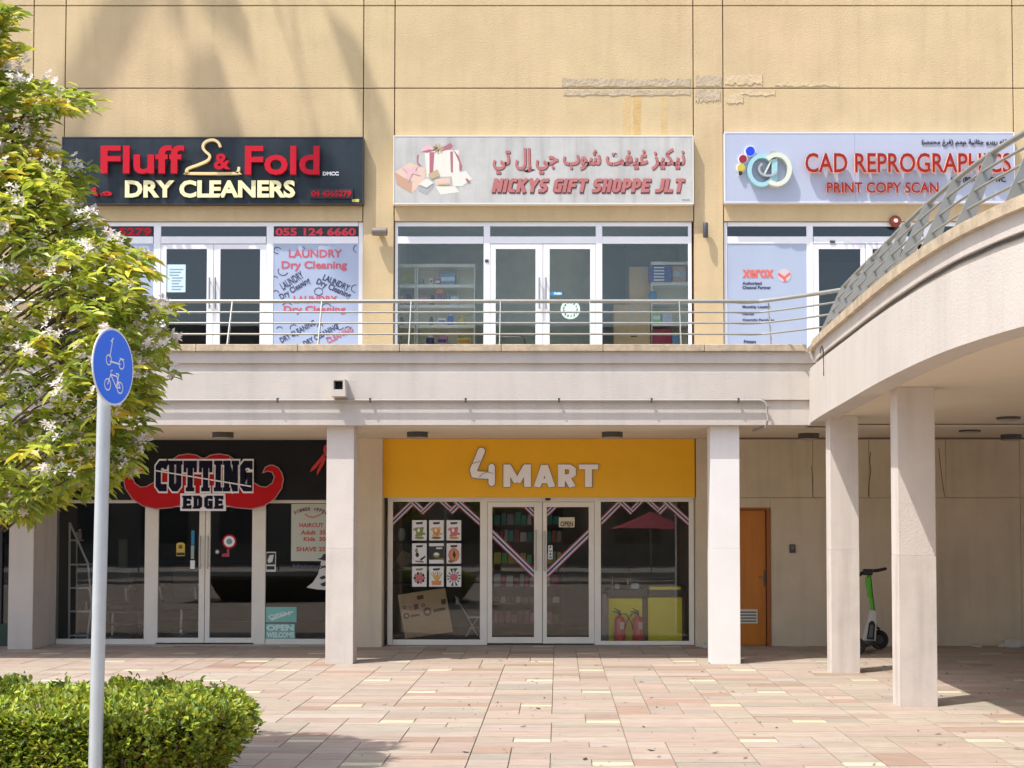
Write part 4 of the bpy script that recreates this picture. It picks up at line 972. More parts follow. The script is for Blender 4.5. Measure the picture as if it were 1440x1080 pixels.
# display racks seen through the doors
packm = [M('packet ' + n, c, .5, isl=.25) for n, c in (('green', (.16, .40, .10)), ('red', (.42, .06, .06)), ('yellow', (.50, .40, .06)), ('brown', (.24, .12, .06)), ('teal', (.06, .34, .30)), ('white', (.50, .48, .42)), ('pink', (.45, .18, .2)))]
for ri, (x0p, x1p, lab) in enumerate(((694, 752, 'rack of colourful packets behind the left glass door'), (767, 790, 'narrow rack of packets behind the right glass door'))):
    Yk = 23.6; x0, x1 = P(x0p - 3, 800, Yk).x, P(x1p + 2, 800, Yk).x
    rk = thing('display_rack', lab, 'display rack', ((x0 + x1) / 2, Yk, 0))
    wood = M('brown rack wood', (.20, .12, .07), .6)
    obj('back_panel', MB().box(x0, x1, Yk + .36, Yk + .38, 0, 2.15), wood, rk)
    for a in (x0, x1 - .02): obj('side_panel', MB().box(a, a + .02, Yk, Yk + .359, 0, 2.15), wood, rk)
    ypx = (738, 762, 793, 825, 848, 876, 896)
    for n, y in enumerate(ypx):
        z = P(720, y, Yk).z; obj('shelf', MB().box(x0 + .021, x1 - .021, Yk, Yk + .358, z - .025, z), wood, rk)
        if n == len(ypx) - 1: continue
        x = x0 + .04; row = ((4, 4, 5), (4, 1, 5), (2, 0, 2, 0), (5, 1, 5, 3), (3, 5, 3), (6, 3, 6))[n]; k = 0
        while x < x1 - .09:
            w = RND.uniform(.06, .12); h = RND.uniform(.14, .21) if n not in (4,) else .1
            ci = row[k % len(row)]; mm = packm[ci]; cn_ = ('green', 'red', 'yellow', 'brown', 'teal', 'off-white', 'pink')[ci]
            o = obj('packet', MB().prism([(x, z + .001), (x + w * .92, z + .001), (x + w, z + h * .15), (x + w * .95, z + h), (x + .01, z + h), (x - .003, z + h * .2)], Yk + .04, Yk + .2), mm)
            tag(o, '%s packet, %s from the left on the %s shelf behind the %s glass door' % (cn_, ('first', 'second', 'third', 'fourth', 'fifth', 'sixth', 'seventh', 'eighth')[k], ('top', 'second', 'third', 'fourth', 'fifth', 'lowest')[n], ('left', 'right')[ri]), 'packet', 'packets on the racks behind the doors')
            x += w + .012; k += 1
# counter, cabinets, extinguishers, trophies
Yc = YM + .36
yel = M('bright yellow laminate', (.88, .76, .015), .4, var=.03); blk = M('black counter top', (.02, .02, .022), .25)
ct = thing('counter', 'black-topped counter with a yellow front behind the right window', 'counter', (P(880, 900, Yc).x, Yc, 0))
x0, x1, z0, z1 = PR(853, 828, 907, 841, Yc); obj('top', MB().box(x0, x1, Yc - .04, Yc + .6, z0, z1), blk, ct, bevel=.02)
x0, x1, z0, z1 = PR(856, 841.5, 903, 905, Yc); obj('front_panel', MB().box(x0, x1, Yc, Yc + .5, .02, z1), yel, ct)
x0, x1, z0, z1 = PR(847, 835, 855.5, 905, Yc); obj('side_post', MB().box(x0, x1, Yc + .02, Yc + .5, .02, z1), M('grey laminate', (.3, .3, .28), .5), ct)
x0, x1, z0, z1 = PR(903.5, 842, 910, 905, Yc); obj('dark_gap', MB().box(x0, x1, Yc + .05, Yc + .5, .02, z1), M('brown laminate', (.12, .09, .07), .5), ct)
cbn = thing('cabinet', 'tall bright yellow cabinet with a black top at the right end of the window', 'cabinet', (P(935, 900, Yc).x, Yc, 0))
x0, x1, z0, z1 = PR(911, 840, 959, 905, Yc); obj('door_panel', MB().box(x0, x1, Yc - .02, Yc + .5, .02, z1), yel, cbn, bevel=.006)
x0, x1, z0, z1 = PR(913, 829.5, 957, 839.6, Yc); obj('dark_band', MB().box(x0, x1, Yc + .0, Yc + .5, z0, z1), blk, cbn)
x0, x1, z0, z1 = PR(913, 825, 957, 829.2, Yc); obj('top_edge', MB().box(x0, x1, Yc - .01, Yc + .5, z0, z1), yel, cbn)
x0, x1, z0, z1 = PR(957.5, 824, 964, 905, Yc); obj('side', MB().box(x0, x1, Yc + .0, Yc + .5, .02, z1), blk, cbn)
exr = M('extinguisher red', (.62, .05, .06), .3, coat=.3)
for px, lab in ((871.5, 'left of two red fire extinguishers with a white label, in front of the yellow counter'), (897, 'right of two red fire extinguishers in front of the yellow counter')):
    Ye = YM + .18; c = P(px, 902, Ye); r = .085; zt = P(px, 866, Ye).z
    o = thing('fire_extinguisher', lab, 'fire extinguisher', (c.x, Ye, 0.01))
    obj('cylinder', MB().lathe([(r * .9, .01), (r, .03), (r, zt - .08), (r * .8, zt - .03), (r * .35, zt)], (c.x, Ye, 0), 20), exr, o, smooth=True)
    obj('valve', MB().lathe([(.02, zt - .01), (.02, zt + .05)], (c.x, Ye, 0), 10), dark, o)
    mb = MB(); mb.prism([(c.x - .01, zt + .03), (c.x - .11, zt + .06), (c.x - .11, zt + .075), (c.x + .02, zt + .06)], Ye - .012, Ye + .012); mb.prism([(c.x, zt + .06), (c.x - .09, zt + .11), (c.x - .08, zt + .12), (c.x + .02, zt + .075)], Ye - .0125, Ye + .0125); obj('lever', mb, dark, o)
    s = 1 if px < 880 else -1
    pts = [(c.x + s * .02, Ye, zt + .03), (c.x + s * .10, Ye - .02, zt + .03), (c.x + s * .18, Ye - .03, zt - .1), (c.x + s * .24, Ye - .03, zt - .35), (c.x + s * .21, Ye - .02, .06)]
    obj('hose', MB().tube([tuple(v) + () for v in pts], .009, 6), dark, o, smooth=True)
    obj('label', MB().box(c.x - .045 + .05, c.x + .045 + .02, Ye - r - .001, Ye - r + .03, zt * .55, zt * .8), M('extinguisher label', (.6, .5, .45), .5), o)
silver = M('tarnished silver', (.38, .34, .27), .3, metal=.8)
jar('trophy', 'slim pointed silver ornament at the left end of the black counter', 'ornament', 861, 807, 828, Yc + .1, 6, silver, [(1, 0), (.9, .08), (.3, .2), (.6, .35), (.25, .55), (.35, .7), (.05, 1)])
jar('trophy', 'tall silver figure ornament in the middle of the black counter', 'ornament', 883, 812, 828, Yc + .05, 9, silver, [(1, 0), (.8, .1), (.3, .3), (.55, .5), (.3, .7), (.5, .85), (.1, 1)])
o = thing('flower_ornament', 'shiny silver leafy ornament standing on the black counter', 'ornament', (P(886, 828, Yc).x, Yc + .2, P(886, 828, Yc).z))
cc0 = P(886, 810, Yc + .2); mb = MB()
for k in range(26):
    a = RND.uniform(0, 6.28); b = RND.uniform(-.6, 1.3); r = RND.uniform(.05, .12); d = Vector((cos(a) * cos(b), sin(a) * cos(b), sin(b))) * r
    s = Vector((-sin(a), cos(a), 0)) * .02; p0 = Vector(cc0); mb.add([p0, p0 + d * .6 + s, p0 + d, p0 + d * .6 - s], [(0, 1, 2, 3)])
mb.tube([(cc0.x, cc0.y, P(886, 828, Yc).z), tuple(cc0)], .012, 6); obj('leaves', mb, silver, o)
for px, w_, lab, mm in ((893, 11, 'small white card standing on the black counter', M('pale blue card', (.5, .56, .56), .6)), (868, 6, 'tiny pale box between ornaments on the black counter', M('pale green box', (.42, .45, .38), .6))):
    x0, x1, z0, z1 = PR(px - w_ / 2, 820 if w_ > 8 else 821, px + w_ / 2, 827.8, Yc - .01); mb = MB().prism([(x0, z0), (x1, z0), (x1 - .004, z1), (x0 + .003, z1)], Yc, Yc + (.02 if w_ > 8 else .06)); oo = tag(obj('card' if w_ > 8 else 'small_box', mb, mm), lab, 'card' if w_ > 8 else 'box')
    obj('print', MB().box(x0 + .01, x1 - .01, Yc - .0015, Yc - .0005, (z0 + z1) / 2, (z0 + z1) / 2 + .008), M('grey ink', ()), oo)

# ================================================================== barber shop
b1 = thing('shopfront', 'cream framed barber shop front with double glass doors beside the pole', 'shopfront', (P(290, 905, YB).x, YB, 0))
for box in ((70, 703, 78, 906), (203, 707.5, 220, 906), (357, 707.5, 373, 906), (78, 703, 500, 707.5), (78, 898.5, 203, 906), (373, 898.5, 500, 906)): frame_bar(b1, box, YB, fc)
pane(b1, (78, 707.5, 203, 898.5), YB, glass); pane(b1, (373, 707.5, 500, 898.5), YB, glass)
door_leaf(b1, (216, 708, 287.6, 904), (222, 713, 279.5, 897), YB, fc, glass, 282, 753, 800)
door_leaf(b1, (288.4, 708, 360, 904), (295, 713, 354, 897), YB, fc, glass, 293, 753, 800)
bs = thing('shop_sign', 'black barber sign board with a red moustache and white-edged lettering', 'shop sign', (P(300, 700, 22.2).x, 22.2, 2.25))
x0, x1, z0, z1 = PR(75, 619, 503, 703, 22.22); obj('board', MB().box(x0, x1, 22.22, 22.33, z0, ZC - .002), black_board, bs, bevel=.003)
def zp(x, y): return (180 + x / 6, 620 + y / 6)
half = [(640, 150), (665, 140), (700, 120), (770, 110), (850, 122), (905, 160), (960, 230), (1010, 300), (1060, 350), (1120, 385), (1170, 390), (1220, 355), (1238, 305), (1218, 264), (1182, 256), (1140, 268), (1160, 225), (1195, 206), (1228, 206), (1270, 226), (1300, 270), (1314, 320), (1300, 400), (1240, 490), (1150, 550), (1040, 575), (900, 562), (800, 535), (700, 508), (640, 490)]
full = half + [(1280 - x, y) for x, y in reversed(half[1:-1])]
must = [zp(*p) for p in full]; YL_ = 22.19
q = [P(a, b, YL_) for a, b in must]
obj('moustache', MB().prism([(p.x, p.z) for p in q], YL_ - .02, 22.218), M('moustache red', (.52, .004, .008), .5, var=.05, spec=.2), bs)
mb = MB(); band(mb, [(p.x, p.z) for p in q], .016, YL_ - .026, YL_ - .0205, closed=True); obj('moustache_edge', mb, M('grey pink edge', (.40, .22, .22), .5), bs)
outl = M('white letter edge', (.88, .88, .92), .4); navyb = M('blue-black letter face', (.010, .010, .028), .6, spec=.1)
cb_ = (219, 648, 355, 691); eb_ = (258, 696.5, 313, 715)
block_text('letter_edge', 'CUTTING', cb_, YL_ - .027, outl, bs, t=.235, gap=.10, depth=.008, slab=True, grow=.12)
block_text('letter', 'CUTTING', cb_, YL_ - .040, navyb, bs, t=.235, gap=.10, depth=.008, slab=True)
poly('name_plate', [(254, 694), (317, 694), (318, 718.5), (254, 718.5)], YL_ - .022, outl, bs, .02)
block_text('letter', 'EDGE', (257.5, 697, 314, 715.5), YL_ - .043, navyb, bs, t=.25, gap=.14, depth=.006, slab=True)
poly('cut_line', [(219, 661), (219.5, 662.8), (353, 685), (353, 683)], YL_ - .0535, outl, bs, .002)
# scissors (only one handle shows beside the column)
mb = MB()
c0 = [(461, 626), (457.5, 628), (456.5, 633), (458, 639), (463, 642), (468, 640), (470, 634), (468, 628)]
q = [P(a, b, 22.2) for a, b in c0]; band(mb, [(p.x, p.z) for p in q], .04, 22.185, 22.2, closed=True)
q = [P(a, b, 22.2) for a, b in ((457, 642), (451, 650), (444, 659), (436, 664), (439, 657), (447, 648), (455, 638))]; mb.prism([(p.x, p.z) for p in q], 22.186, 22.201)
q = [P(a, b, 22.2) for a, b in ((459, 644), (455, 654), (446, 669), (446, 662), (452, 650), (456, 642))]; mb.prism([(p.x, p.z) for p in q], 22.178, 22.1855)
obj('scissors_emblem', mb, M('scissor red', (.60, .04, .04), .4), bs)
YG = YB + .021
po = thing('price_poster', 'pale barber price poster with red lettering in the right window', 'poster', (P(434, 789, YG).x, YG, P(434, 789, YG).z))
sheet('sheet', (409.5, 708.5, 470, 789), YG, M('pale green-grey poster', (.52, .55, .46), .6), po, .003)
dkink = M('dark red-brown ink', (.16, .05, .04), .6); rdink = M('brick red ink', (.50, .10, .08), .6)
yt_ = YG - .0035
for k, ch in enumerate('SUMMER OFFER'):
    if ch == ' ': continue
    a = (k - 5.5) / 5.5; text('print', ch, (437 + a * 22 - 1.6, 713 + 5.5 * a * a, 437 + a * 22 + 1.6, 718 + 5.5 * a * a), yt_, dkink, po, bold=.04, ang=-a * .45, res=1)
text('print', 'HAIRCUT', (421, 735.5, 455, 741.5), yt_, rdink, po, bold=.035); text('print', 'Adult  35', (423, 745.5, 458, 752), yt_, rdink, po, bold=.035); text('print', 'Kids  30', (427, 755, 458, 761), yt_, rdink, po, bold=.035); text('print', 'SHAVE 25', (416.5, 769, 457.5, 775.5), yt_, rdink, po, bold=.035)
q = [P(a, b, yt_) for a, b in ((429, 723), (434, 726.5), (441, 727.5), (449, 724.5), (455, 721))]; mb = MB(); band(mb, [(p.x, p.z) for p in q], .025, yt_ - .002, yt_); obj('print', mb, M('pink ink', (.55, .2, .2), .6), po)
og = thing('welcome_sign', 'pale turquoise OPEN WELCOME stickers low in the right barber window', 'sign', (P(394, 898, YG).x, YG, P(394, 898, YG).z))
tq = M('pale turquoise film', (.22, .52, .45), .5, var=.08); tqw = M('white-green print', (.68, .80, .74), .5)
sheet('film', (373.5, 853.5, 417, 875), YG, tq, og); sheet('film', (373.5, 877, 415, 898), YG, tq, og)
text('print', 'OPEN', (375, 878.5, 413, 887), YG - .003, tqw, og, bold=.05); text('print', 'WELCOME', (375, 889, 413.5, 896.5), YG - .003, tqw, og, bold=.05)
text('print', 'OPEN', (377, 862, 408, 868), YG - .003, tqw, og, bold=.03, ang=.2); poly('print', [(380, 871), (412, 859), (412, 861), (382, 873)], YG - .003, tqw, og)
pb = thing('photo_print', 'small black and white picture stuck in the right barber window beside the frame', 'picture', (P(381, 803, YG).x, YG, P(381, 803, YG).z))
sheet('sheet', (373.5, 776, 388, 804), YG, offwhite, pb); sheet('print', (374.5, 777.5, 387, 794), YG - .003, black, pb); poly('print', [(376, 788), (379, 781), (385, 780), (383, 790), (378, 792)], YG - .006, offwhite, pb); sheet('print', (375, 796, 386, 801), YG - .003, black, pb)
hs = thing('portrait_decal', 'white and black decal of a bearded man in a hat in the right barber window', 'decal', (P(450, 828, YG).x, YG, P(450, 828, YG).z))
poly('print', [(452, 788), (462, 786), (470, 790), (470, 830), (446, 829), (431, 826), (440, 819), (447, 808), (450, 798)], YG, offwhite, hs)
for a in ([(446, 786), (452, 784), (455, 779), (462, 779), (464, 786), (470, 788), (460, 789)], [(451, 797), (457, 795), (458, 798), (452, 799)], [(449, 812), (456, 809), (459, 813), (452, 815)], [(450, 821), (458, 818), (460, 823), (454, 825)]): poly('print', a, YG - .003, black, hs)
text('print', 'Haircut on', (412, 793, 470, 800), YG - .003, M('grey violet ink', (.10, .10, .14), .5), hs, bold=.02)
# stickers on the doors
YD = YB + .02
so_ = thing('sticker', 'round white and red sticker on the right barber door', 'sticker', (P(322.5, 761, YD).x, YD, 1.5))
for rr, mm, dd in ((.112, red, .002), (.085, white, .004), (.045, M('grey blue', (.15, .3, .35), .5), .006)):
    c = P(322.5, 761.5, YD); obj('print', MB().lathe([(rr, 0), (rr, dd)], (c.x, YD, c.z), 24, axis='y'), mm, so_)
poly('print', [(319, 772), (322.5, 772), (322.5, 783), (312, 783), (312, 779), (319, 778)], YD, M('dark pink', (.4, .04, .08), .5), so_)
s2_ = thing('sticker', 'small yellow gold award sticker on the left barber door', 'sticker', (P(254, 772, YD).x, YD, 1.4))
c = P(254, 769, YD); poly('print', [(248, 765), (251, 763), (257, 763), (260, 765), (260, 782), (248, 782)], YD, M('yellow award', (.62, .44, .05), .5), s2_); obj('print', MB().lathe([(.035, 0), (.035, .004)], (c.x, YD, c.z), 16, axis='y'), M('brown ink', ()), s2_); sheet('print', (248.5, 777, 259.5, 781), YD - .003, black, s2_)
s3_ = thing('push_sticker', 'tall narrow blue and white sticker beside the left barber door handle', 'sticker', (P(271, 775, YD).x, YD, 1.3))
sheet('print', (269, 746, 273.5, 766), YD, M('sticker blue', (.02, .22, .42), .5), s3_); sheet('print', (268.5, 767, 273, 786), YD, M('sticker grey green', (.35, .42, .38), .5), s3_); sheet('print', (267.5, 788, 274, 800), YD, white, s3_)
s4_ = tag(obj('sticker', MB().lathe([(.035, 0), (.035, .002)], tuple(P(305.5, 776, YD)), 14, axis='y'), M('grey brown sticker', (.35, .25, .18), .5)), 'tiny round brown sticker left of the red and white one on the barber door', 'sticker')
obj('print', MB().lathe([(.018, .002), (.018, .003)], tuple(P(305.5, 776, YD)), 10, axis='y'), white, s4_)
# inside the barber shop
whm = M('white tube', (.62, .64, .60), .4)
ld = thing('ladder_shelf', 'white metal ladder shelf behind the left barber window', 'shelf', (P(110, 900, 22.9).x, 22.9, 0))
A = lambda x, y, Y=22.9: P(x, y, Y)
for pts in (((98, 735), (97, 902)), ((98, 735), (124, 793), (129, 850), (122, 902))):
    mb = MB(); mb.tube([A(*p) for p in pts], .018, 6); obj('rail', mb, whm, ld, smooth=True)
mb = MB(); mb.tube([A(108, 748, 23.2), A(107, 902, 23.2)], .012, 6); obj('rail', mb, whm, ld)
for y, xr in ((760, 109), (794, 124), (827, 128), (860, 127), (894, 124)):
    a = A(98, y); b = A(xr, y); obj('shelf_bar', MB().box(a.x, b.x, 22.9, 23.2, a.z - .012, a.z + .012), whm, ld)
for px, yt, yb, w, lab, mm in ((121, 847, 858, 4, 'small bottle on the white ladder shelf', M('olive bottle', (.3, .32, .2), .4)), (112, 744, 758, 6, 'pink tube on the top of the white ladder shelf', M('pink plastic', (.45, .3, .28), .5))):
    jar('bottle', lab, 'bottle', px, yt, yb, 23.0, w, mm, m2=whm)
def barber_chair(px, Y, lab, zoff=0):
    c = P(px, 895, Y); X = c.x
    o = thing('barber_chair', lab, 'chair', (X, Y, .01), 'barber chairs behind the glass')
    leather = M('black leather', (.02, .02, .022), .35)
    obj('base', MB().lathe([(.3, .01), (.3, .04), (.06, .07), (.05, .42)], (X, Y, 0), 20), M('chrome', (.55, .55, .55), .2, metal=1), o, smooth=True)
    obj('seat', MB().box(X - .27, X + .27, Y - .25, Y + .28, .43, .56), leather, o, bevel=.04)
    obj('backrest', MB().box(X - .25, X + .25, Y + .22, Y + .34, .57, 1.15), leather, o, bevel=.04)
    for s in (-1, 1):
        mb = MB(); mb.tube([(X + s * .30, Y - .3, .80), (X + s * .31, Y - .05, .83), (X + s * .31, Y + .25, .78)], [.02, .035, .025], 8); mb.tube([(X + s * .30, Y - .28, .79), (X + s * .29, Y - .2, .62), (X + s * .27, Y, .56)], .018, 8)
        obj('armrest', mb, whm, o, smooth=True)
    return o
barber_chair(88, 24.2, 'barber chair with a pale armrest behind the ladder shelf'); barber_chair(158, 24.0, 'black barber chair behind the left barber window, right of the pole'); barber_chair(255, 24.6, 'black barber chair seen through the left barber door')
tr_ = thing('tool_trolley', 'black wheeled trolley with small bottles low behind the left barber window', 'trolley', (P(180, 900, 23).x, 23.1, 0))
x0, x1, z0, z1 = PR(152, 862, 198, 896, 23.0)
for z in (z0, (z0 + z1) / 2, z1): obj('tray', MB().box(x0, x1, 22.95, 23.3, z, z + .02), M('trolley black', (.05, .04, .04), .4), tr_)
for a in (x0, x1 - .02):
    for b in (22.95, 23.28): obj('post', MB().box(a, a + .02, b, b + .02, .03, z1 - .001), M('trolley black', ()), tr_)
mb = MB()
mr = thing('mirror_post', 'pale upright mirror frame inside the barber shop', 'mirror', (P(172, 830, 25).x, 25, 0)); x0, x1, z0, z1 = PR(166, 758, 178, 838, 25); obj('frame', MB().box(x0, x1, 25, 25.06, z0, z1), M('pale greenish frame', (.28, .32, .22), .5), mr); obj('glass', MB().box(x0 + .02, x1 - .02, 24.99, 24.998, z0 + .03, z1 - .03), M('pale mirror', (.35, .4, .28), .3), mr)
# ================================================================== gift shop interior
YI = 22.62
wsh = M('cream shelf laminate', (.84, .84, .70), .5, var=.03); wshb = M('cream shelf back', (.78, .78, .60), .6); ysh = M('yellowish shelf back', (.75, .70, .15), .6)
su = thing('shelf_unit', 'cream shelf unit of gifts behind the left gift shop window', 'shelf unit', (P(625, 480, YI).x, YI, ZF))
xs0, xs1, _, zt = PR(585.5, 371, 668, 500, YI)
obj('back_panel', MB().box(xs0, xs1, YI + .36, YI + .38, ZF + .02, zt), wshb, su)
for a in (xs0, xs1 - .02, xs0 + (xs1 - xs0) / 3, xs0 + (xs1 - xs0) * 2 / 3):
    obj('side_panel', MB().box(a, a + .02, YI + (.01 if a in (xs0, xs1 - .02) else .3), YI + .358, ZF + .02, zt - .06), wsh, su)
shz = []
for y in (371, 400, 428.5, 457, 485.5):
    z = P(620, y, YI).z; shz.append(z); obj('shelf', MB().box(xs0 - .003, xs1 + .003, YI, YI + .357, z - .05, z), wsh, su)
su2 = thing('shelf_unit', 'yellow-backed side shelf unit at the left end of the gift shop window', 'shelf unit', (P(571, 480, YI).x, YI, ZF))
a0, a1, _, _ = PR(556, 371, 584.5, 500, YI)
obj('back_panel', MB().box(a0, a1, YI + .36, YI + .38, ZF + .02, zt), wshb, su2); x0, x1, z0, z1 = PR(557, 376, 584, 397, YI + .34); obj('yellow_back', MB().box(x0, x1, YI + .345, YI + .357, z0, z1), ysh, su2)
for z in shz: obj('shelf', MB().box(a0, a1 - .003, YI + .01, YI + .356, z - .05, z), wsh, su2)
obj('side_panel', MB().box(a1 - .02, a1 - .0035, YI + .02, YI + .356, ZF + .02, zt - .06), wsh, su2)
def good(kind, label, px0, px1, ytop, shelf, mm, m2=None, dep=.14, Y=None):
    Y = Y or YI + .06; zb = shz[shelf]; x0, x1 = P(px0, ytop, Y).x, P(px1, ytop, Y).x; h = max(.03, P(px0, ytop, Y).z - zb)
    if kind == 'box':
        o = thing('gift_box', label, 'box', ((x0 + x1) / 2, Y, zb)); obj('carton', MB().box(x0, x1, Y, Y + dep, zb + .001, zb + h), mm, o, bevel=.003)
        if m2: obj('print_band', MB().box(x0 + .01, x1 - .01, Y - .0015, Y - .0002, zb + h * .35, zb + h * .7), m2, o)
    elif kind == 'jar':
        o = thing('jar', label, 'jar', ((x0 + x1) / 2, Y + .06, zb)); r = (x1 - x0) / 2
        obj('body', MB().lathe([(r * .9, .001), (r, h * .1), (r, h * .75), (r * .6, h * .85)], ((x0 + x1) / 2, Y + .06, zb), 16), mm, o, smooth=True)
        obj('lid', MB().lathe([(r * .65, h * .85), (r * .65, h)], ((x0 + x1) / 2, Y + .06, zb), 16), m2 or mm, o)
    return o
lb = lambda n, c: M('goods ' + n, c, .5, var=.25, vs=25)
good('box', 'blue and white patterned box on the top gift shop shelf', 619.5, 640, 384.5, 1, lb('sky blue', (.10, .32, .55)), lb('white', (.7, .7, .7)))
good('box', 'small red box on the top gift shop shelf beside the blue one', 611.5, 619, 392, 1, lb('red', (.5, .04, .05)), white)
good('box', 'slim white and red box on the top gift shop shelf', 603.5, 609, 391, 1, lb('white', ()), lb('red', ()))
good('jar', 'grey-green ornament at the left end of the top gift shop shelf', 589, 596, 391, 1, lb('grey green', (.25, .32, .25)))
good('box', 'tall orange and purple box on the second gift shop shelf', 613.5, 623.5, 405, 2, lb('orange', (.5, .22, .06)), lb('purple', (.2, .05, .2)))
good('jar', 'dark blue jar on the second gift shop shelf', 604, 611, 415, 2, lb('navy', (.03, .03, .14)), black)
good('jar', 'slate blue figurine on the second gift shop shelf', 627, 632, 411, 2, lb('slate', (.16, .24, .34)))
good('box', 'pink flat box on the second gift shop shelf', 590, 602, 417, 2, lb('pink', (.5, .22, .28)))
good('box', 'pale blue carton on the second gift shop shelf', 634, 646, 416, 2, lb('pale blue', (.4, .55, .62)), white)
good('jar', 'round blue jar on the third gift shop shelf', 629, 637.5, 441, 3, lb('blue', (.02, .10, .50)), lb('pale blue', ()))
good('jar', 'yellow bowl on the third gift shop shelf', 644, 655, 443, 3, lb('yellow', (.6, .5, .05)))
good('jar', 'dark brown pot on the third gift shop shelf', 603, 609, 445, 3, lb('brown', (.06, .045, .04)))
good('box', 'blue and white toy box on the third gift shop shelf', 616, 627, 447, 3, lb('white', ()), lb('blue', ()))
good('jar', 'navy and white striped pot on the bottom gift shop shelf', 599, 610, 472, 4, lb('navy', ()), white)
good('box', 'pink and navy basket on the bottom gift shop shelf', 615, 629, 473, 4, lb('rose', (.45, .2, .3)), lb('navy', ()))
good('box', 'yellow and orange tray on the bottom gift shop shelf', 643, 663, 475, 4, lb('yellow', ()), lb('orange', ()))
good('jar', 'dark pot on the left side shelf of the gift shop', 559, 568, 446, 3, lb('brown', ()), Y=YI + .05)
good('box', 'small black camera shaped box on the left side shelf', 571, 578, 413, 2, lb('black', (.02, .02, .02)), Y=YI + .05)
good('box', 'peach coloured box on the left side shelf', 557, 568, 416, 2, lb('peach', (.5, .3, .2)), Y=YI + .05)
# right part of the gift shop
ru = thing('shelf_unit', 'white shelf unit behind the right gift shop window', 'shelf unit', (P(942, 480, YI).x, YI, ZF))
x0, x1, _, z1 = PR(917.5, 368, 970, 500, YI); obj('back_panel', MB().box(x0, x1, YI + .36, YI + .38, ZF + .02, z1), wshb, ru); rz = []
for y in (368, 396.5, 423, 454): z = P(940, y, YI).z; rz.append(z); obj('shelf', MB().box(x0, x1, YI, YI + .357, z - .05, z), M('white shelf', (.84, .86, .78), .5), ru)
obj('side_panel', MB().box(x0 - .018, x0 - .001, YI, YI + .36, ZF + .02, z1), M('white shelf', ()), ru)
shz = rz + [ZF + .1]
for k in range(5):
    y = 374.5 + k * 4.35; x0, x1, z0, z1 = PR(912.5, y, 944.5, y + 4, YI - .05); o = thing('game_box', 'flat blue and white box, %s of five stacked behind the right gift shop window' % ('topmost', 'second', 'middle', 'fourth', 'lowest')[k], 'box', ((x0 + x1) / 2, YI - .05, z0), 'stack of flat blue boxes')
    obj('carton', MB().box(x0, x1, YI - .06, YI + .1, z0, z1), lb('deep blue', (.04, .08, .30)), o); obj('print_band', MB().box(x0 + .08, x1 - .12, YI - .0615, YI - .0602, z0 + .012, z1 - .012), white, o)
good('box', 'orange and blue picture box beside the stack of flat blue boxes', 945.5, 965, 374, 1, lb('peach orange', (.5, .34, .2)), lb('pale blue', ()), Y=YI + .02)
good('jar', 'round blue toy on the white shelf under the stacked boxes', 912.8, 924, 409, 2, lb('bright blue', (.03, .25, .5)), Y=YI - .04)
good('box', 'bright green box on the lower white shelf', 917.5, 929, 440, 3, lb('bright green', (.12, .60, .06)), lb('white', ()), Y=YI - .02)
good('box', 'pale blue box beside the bright green one', 931, 945, 441, 3, lb('pale lilac', (.40, .48, .62)), Y=YI - .02)
o = good('box', 'large dark red box at the bottom right of the gift shop window', 917.5, 945, 463, 4, lb('crimson', (.30, .01, .04)), Y=YI - .1, dep=.4); good('box', 'small blue carton in front of the dark red box', 945.5, 954, 471, 4, lb('sky blue', ()), white, Y=YI - .1)
ctm = M('tan carton', (.56, .42, .23), .8, var=.06, vs=8)
for bx, Y, lab in (((885, 375, 917, 440), YI + .25, 'tall tan cardboard carton left of the white shelf unit'), ((863, 428, 914.5, 520), YI - .02, 'wide pale tan cardboard carton on the gift shop floor')):
    x0, x1, z0, z1 = PR(*bx, Y); o = thing('carton', lab, 'cardboard box', ((x0 + x1) / 2, Y, z0 if z0 > ZF else ZF)); z0 = max(z0, ZF + .011) if Y < YI + .1 else ZF + .011
    obj('body', MB().box(x0, x1, Y, Y + .35, z0, z1), ctm, o, bevel=.004); obj('tape', MB().box((x0 + x1) / 2 - .03, (x0 + x1) / 2 + .03, Y - .0015, Y - .0002, z1 - .25, z1), M('tape', (.5, .4, .25), .3), o); obj('print', MB().box((x0 + x1) / 2 - .02, (x0 + x1) / 2 + .08, Y - .003, Y - .0018, (z0 + z1) / 2, (z0 + z1) / 2 + .02), cbi, o)
x0, x1, z0, z1 = PR(847, 345, 880, 500, YI + 1.2); o = thing('door_panel', 'dim grey-green open door inside the gift shop', 'door', (x0, YI + 1.2, ZF)); obj('leaf', MB().box(x0, x1, YI + 1.2, YI + 1.25, ZF + .01, z1), M('grey green door', (.16, .20, .18), .5), o)
o = thing('cart', 'chrome cart handle low behind the left gift shop door', 'cart', (P(725, 480, 22.6).x, 22.6, ZF)); mb = MB(); mb.tube([P(700, 473, 22.6), P(732, 473, 22.6), P(738, 477, 22.6), P(739, 500, 22.6)], .014, 8); obj('handle', mb, M('chrome', ()), o, smooth=True)

